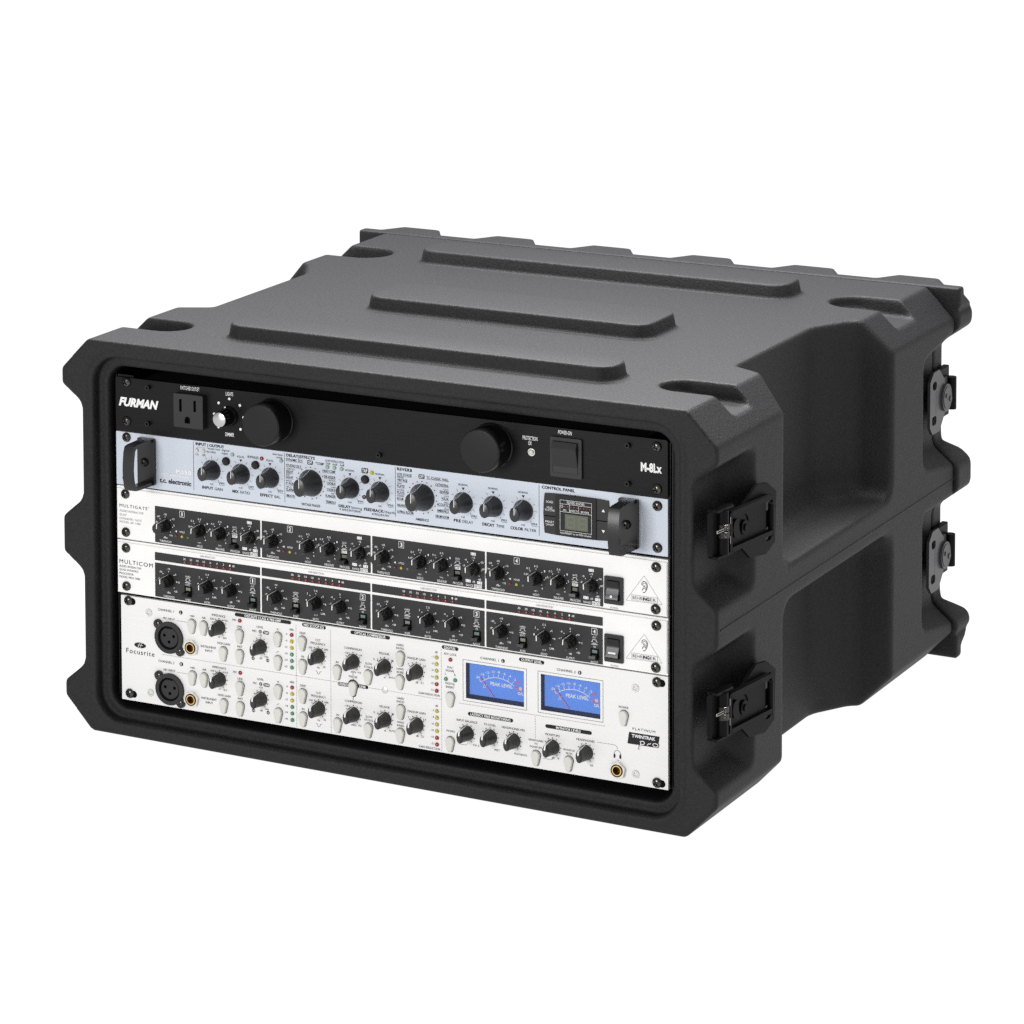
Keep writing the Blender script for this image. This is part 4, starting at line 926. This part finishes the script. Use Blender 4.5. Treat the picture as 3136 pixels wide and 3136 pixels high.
    for s, x, z in (('7', 264.6, 66.4), ('14', 278.6, 66.6), ('dB', 272.0, 52.8), ('21', 276.4, 52.9)): txt(U, s, x, z + d, 1.5, len(s) * 1.15, col=DG)
    txt(U, 'GAIN REDUCTION', 282.4, 45.0 + d, 1.7, 18.4, col=DG); txt(U, 'dB', 288.9, 79.1 + d, 1.5, 2.4, col=DG)
pill('DISCRETE CLASS A PRE-AMP', 109.3, 160.6, 85.1, 2.0, 33.0); pill('MID SCOOP EQ', 170.5, 191.8, 85.1, 2.0, 18.0); pill('OPTICAL COMPRESSOR', 213.8, 248.6, 84.8, 2.0, 27.5)
pill('DIGITAL', 293.8, 308.0, 84.0, 2.0, 10.0); pill('OUTPUT LEVEL', 359.7, 380.8, 83.5, 1.9, 17.4); pill('LATENCY FREE MONITORING', 315.9, 354.4, 34.7, 1.9, 34.0); pill('MONITOR LEVELS', 381.6, 420.2, 34.8, 1.9, 20.4)
dotted(165.0, 1.9, 165.0, 83.5); dotted(195.9, 1.9, 195.9, 83.5); dotted(293.2, 1.9, 293.2, 82.0); dotted(41.1, 43.0, 201.0, 43.2); dotted(230.4, 42.6, 240.6, 42.6); dotted(246.8, 42.6, 292.8, 42.4)
dotted(308.4, 41.9, 430.7, 41.9); dotted(373.1, 40.6, 373.1, 24.3)
p.flat(capsule(202.0, 211.8, 42.0, 1.45), yv); p.flat(capsule(219.0, 229.2, 42.7, 1.45), yv); p.flat([(215.8 + x * 1.28, 40.4 + z * 1.18) for x, z in TD], yv)
txt(U, 'STEREO', 207.0, 42.0, 1.9, 8.4, wt=.018, y=-.3); txt(U, 'LINK', 224.4, 42.7, 1.9, 6.0, wt=.018, y=-.3); txt(U, 'MASTER', 215.8, 49.3, 1.7, 7.6, col=DG); p.line(215.8, 50.4, 215.8, 52.2, .35, yv); p.line(215.8, 46.6, 215.8, 48.2, .35, yv); p.line(215.8, 30.6, 215.8, 34.5, .35, yv)
button(216.1, 40.4); button(301.2, 43.8); button(300.8, 8.6); button(373.9, 8.9); button(401.3, 8.7); button(446.8, 50.7)
led(U, 301.2, 74.9, 'led_bright_red', 1.6, 1.5); led(U, 297.2, 59.2, 'led_green', 1.6, 1.5); led(U, 305.2, 59.3, 'led_green', 1.6, 1.5)
for s, x, z, w in (('ADC LOCK', 300.9, 79.1, 11.0), ('DAC', 300.9, 68.7, 5.0), ('SIGNAL', 300.8, 66.1, 7.6), ('L', 296.9, 63.4, 1.0), ('R', 304.9, 63.4, 1.3), ('DIGITAL', 300.8, 56.0, 8.4), ('INSERT', 300.8, 53.2, 7.4), ('POWER', 446.6, 58.6, 8.0)): txt(U, s, x, z, 1.7, w, col=DG)
for x, s, w in ((315.0, 'INPUT BALANCE', 17.6), (334.8, 'FX LEVEL', 9.8), (354.7, 'HEADPHONES MIX', 19.8), (387.5, 'MONITORS', 12.0), (415.3, 'HEADPHONES', 15.2)):
    knob(x, 19.2); txt(U, s, x if x != 415.3 else 415.0, 28.5, 1.7, w, col=DG)
for s, x, z, w in (('MONO', 301.0, 18.6, 7.2), ('CH 2', 322.8, 10.6, 5.2), ('WET', 340.6, 9.6, 4.8), ('PLAYBACK', 360.8, 9.2, 10.8), ('HEADPHONES', 373.6, 22.2, 12.4), ('TO', 373.6, 19.6, 2.8), ('MONITORS', 373.6, 17.0, 10.2), ('MONITOR', 401.4, 18.8, 9.4), ('MUTE', 401.4, 16.2, 5.4), ('dB', 388.0, 10.8, 2.4), ('0', 392.4, 11.0, 1.1), ('10', 420.0, 9.8, 2.4)): txt(U, s, x, z, 1.5, w, col=DG)
p.poly_line([(307.0, 9.6), (313.5, 9.6), (315.2, 10.4), (315.6, 11.4)], .2, yv); p.poly_line([(379.6, 9.2), (386.4, 9.2), (388.0, 10.0)], .2, yv)
p.poly_line([(424.8, 28.6), (438.8, 28.6), (440.8, 27.6), (441.4, 25.8)], .2, yv)
p.poly_line([(441.3 + 2.7 * math.cos(a), 21.8 + 2.9 * math.sin(a)) for a in [math.pi * i / 10 for i in range(11)]], .3, yv)
for sx in (-1, 1): p.flat(rrect(441.3 + sx * 2.4 - .75, 441.3 + sx * 2.4 + .75, 18.6, 21.8, .6, 3), yv)
p.poly_line([(440.8, 17.2), (441.6, 17.4), (441.9, 16.8), (442.7, 17.0)], .25, yv)
jack(441.8, 9.8)
for num, let, x, xl_ in (('CHANNEL 1', 'L', 334.6, 346.1), ('CHANNEL 2', 'R', 399.2, 410.4)):
    txt(U, num, x, 80.0, 1.9, 15.6, col=DG); p.dot(xl_, 80.1, 1.5, yv, 20); txt(U, let, xl_, 80.1, 1.7, 1.1, wt=.018, y=-.3)
# brand print of the strip
txt(U, 'Focusrite', 7.2, 41.9, 3.9, 26.6, 'L', B, .0); p.flat([(20.4 + 5.5 * math.cos(2*math.pi*i/32), 47.6 + 2.25 * math.sin(2*math.pi*i/32)) for i in range(32)], yv)
q = pen(U, 'print_white')
for dx in (-1.1, .9): q.poly_line([(20.0 + dx - .9, 45.9), (20.0 + dx + .1, 46.3), (20.0 + dx + .7, 48.9), (20.0 + dx + 1.7, 49.3)], .34, -.3)
q.line(18.2, 47.7, 22.8, 47.7, .3, -.3)
txt(U, 'PLATINUM', 463.0, 43.4, 1.9, 18.4, col=DG); p.flat([(449.6, 31.5), (474.4, 31.5), (475.8, 40.4), (450.9, 40.4)], yv)
txt(U, 'TWINTRAK', 462.8, 38.0, 2.4, 19.2, wt=.028, y=-.3)
q.poly_line([(459.0, 28.6), (460.6, 33.0), (460.0, 34.6), (462.6, 35.0), (463.8, 33.8), (462.6, 32.4), (460.6, 32.4)], .55, -.3); q.poly_line([(465.6, 32.2), (466.8, 33.8), (468.0, 33.6), (468.8, 34.4)], .5, -.3)
q.poly_line([(472.4 + 2.2 * math.cos(a), 33.4 + 1.3 * math.sin(a)) for a in [6.283 * i / 12 for i in range(13)]], .5, -.3)
k_ = pen(U, B); k_.poly_line([(458.6, 28.2), (459.6, 31.4)], 1.0, -.18); k_.poly_line([(474.2, 32.0), (475.4, 33.6), (474.4, 34.8)], .8, -.18)
# meters
for mx in (0, 63.65):
    f = MB(); f.box(314.2 + mx, 363.7 + mx, 4.0, 5.2, 46.6, 74.6); me_ = put('level_meter', f.mesh('level_meter'), 'meter_blue', U)
    s_ = MB(); x0, x1 = 314.3 + mx, 363.6 + mx
    s_.add([(x0, .4, 46.7), (x0, .4, 74.5), (x0 + 1.2, 3.95, 73.0), (x0 + 1.2, 3.95, 49.0)], [(0, 1, 2, 3)]); s_.add([(x0, .4, 46.7), (x1, .4, 46.7), (x1 - 0.9, 3.95, 49.0), (x0 + 1.2, 3.95, 49.0)], [(0, 3, 2, 1)])
    s_.add([(x1, .4, 46.7), (x1, .4, 74.5), (x1 - 0.9, 3.95, 73.0), (x1 - 0.9, 3.95, 49.0)], [(0, 3, 2, 1)]); s_.add([(x0, .4, 74.5), (x1, .4, 74.5), (x1 - 0.9, 3.95, 73.0), (x0 + 1.2, 3.95, 73.0)], [(0, 1, 2, 3)])
    put('bezel', s_.mesh('bezel'), 'meter_bezel', me_)
    p.frame(314.2 + mx - 2.3, 363.7 + mx + 2.2, 44.5, 76.6, .25, yv)
    w_ = pen(U, 'print_white'); cx, cz = 339.9 + mx, 42.4; yk = 3.85; r0 = 22.6
    arc = [(cx + r0 * math.cos(math.radians(a)), cz + r0 * math.sin(math.radians(a))) for a in range(130, 53, -4)]
    w_.poly_line(arc, .5, yk)
    for j, s in enumerate(('-24', '-16', '-12', '-10', '-8', '-6', '-4', '-2')):
        a = math.radians(130 - j * 10.2); w_.line(cx + r0 * math.cos(a), cz + r0 * math.sin(a), cx + (r0 + 2.6) * math.cos(a), cz + (r0 + 2.6) * math.sin(a), .45, yk)
        txt(U, s, cx + (r0 + 4.6) * math.cos(a), cz + (r0 + 4.6) * math.sin(a), 1.8, len(s) * 1.15, wt=.018, y=yk)
    rd = pen(U, 'print_red'); rd.poly_line([(cx + r0 * math.cos(math.radians(a)), cz + r0 * math.sin(math.radians(a))) for a in (51, 47, 43, 39)], .6, yk)
    for a in (49, 44, 39): t = math.radians(a); rd.line(cx + r0 * math.cos(t), cz + r0 * math.sin(t), cx + (r0 + 2.4) * math.cos(t), cz + (r0 + 2.4) * math.sin(t), .45, yk)
    txt(U, '0dB', cx + 27.0 * math.cos(math.radians(52)), cz + 27.0 * math.sin(math.radians(52)), 1.8, 4.0, col='print_red', wt=.018, y=yk); txt(U, '+3', cx + 27.4 * math.cos(math.radians(41)), cz + 27.4 * math.sin(math.radians(41)), 1.5, 2.2, col='print_red', wt=.018, y=yk)
    nd = MB(); nd.line(324.9 + mx, 63.6, 336.3 + mx, 49.8, .45, 3.0); put('needle', nd.mesh('needle'), 'print_red', me_)
    gw = MB(); gw.flat([(314.3 + mx, 46.7), (363.6 + mx, 46.7), (363.6 + mx, 74.5), (314.3 + mx, 74.5)], .6); put('window_pane', gw.mesh('window_pane'), 'clear_window', me_)
    txt(U, 'PEAK LEVEL', 342.8 + mx, 59.8, 2.6, 19.0, wt=.028, y=yk); txt(U, 'O/L', 359.0 + mx, 55.4, 2.0, 4.6, wt=.04, y=yk)
    dt = MB(); dt.dot(358.9 + mx, 59.2, 1.45, 3.8, 20); put('overload_dot', dt.mesh('overload_dot'), 'led_clear', me_)
    for dx in (0, 1.3): w_.poly_line([(326.8 + dx + mx, 55.4), (327.5 + dx + mx, 55.8), (328.2 + dx + mx, 58.0), (328.9 + dx + mx, 58.4)], .35, yk)

# ------------------------------------------------------------------ print: flat marks and lettering
for (dev, col), mb in PRINT.items():
    if mb.v: put('printed_marks', mb.mesh('printed_marks'), col, dev)['kind'] = 'stuff'
def build_text():
    def shapes(keys):
        """outline meshes of (string, weight, shear, letter spacing)"""
        res, tmp = {}, []
        for key in keys:
            cu = bpy.data.curves.new('t', 'FONT'); cu.body = key[0]; cu.size = 1.0; cu.offset = key[1]; cu.shear = key[2]
            cu.space_character = key[3]; cu.resolution_u = 3
            o = bpy.data.objects.new('t', cu); C.objects.link(o); tmp.append((key, o, cu))
        bpy.context.view_layer.update(); dg = bpy.context.evaluated_depsgraph_get()
        for key, o, cu in tmp:
            ev = o.evaluated_get(dg); me = ev.to_mesh()
            v = np.array([tuple(q.co) for q in me.vertices]) if len(me.vertices) else np.zeros((0, 3))
            res[key] = (v, [tuple(pp.vertices) for pp in me.polygons]); ev.to_mesh_clear()
        for key, o, cu in tmp: bpy.data.objects.remove(o); bpy.data.curves.remove(cu)
        return res
    base = shapes(set([(t[2], t[8], t[9], 1.0) for t in TEXT] + [('H', 0.0, 0.0, 1.0)]))
    capH = np.ptp(base[('H', 0.0, 0.0, 1.0)][0][:, 1])
    keyed = []
    for t in TEXT:                                   # wide print is letter-spaced rather than stretched
        v = base[(t[2], t[8], t[9], 1.0)][0]; sp = 1.0
        if len(v) and t[6] and len(t[2]) > 2:
            r = t[6] / (np.ptp(v[:, 0]) * t[5] / capH)
            if r > 1.12: sp = round(min(1.0 + (r - 1.06) * 0.9, 1.6), 2)
        keyed.append((t[2], t[8], t[9], sp))
    glyph = shapes(set(keyed))
    out = {}
    for t, key in zip(TEXT, keyed):
        dev, col, s, x, z, h, w, al, wt, sh, y = t
        v, f = glyph[key]
        if not len(v): continue
        sz = h / capH; x0, x1 = v[:, 0].min(), v[:, 0].max(); sx = w / (x1 - x0) if w else sz * .9
        ox = {'L': x, 'C': x - (x1 - x0) * sx / 2, 'R': x - (x1 - x0) * sx}[al]
        mb = out.setdefault((dev, col), MB())
        mb.add([(ox + (a - x0) * sx, y, z - h / 2 + b_ * sz) for a, b_, _ in v], f)
    for (dev, col), mb in out.items(): put('lettering', mb.mesh('lettering'), col, dev)['kind'] = 'stuff'
build_text()
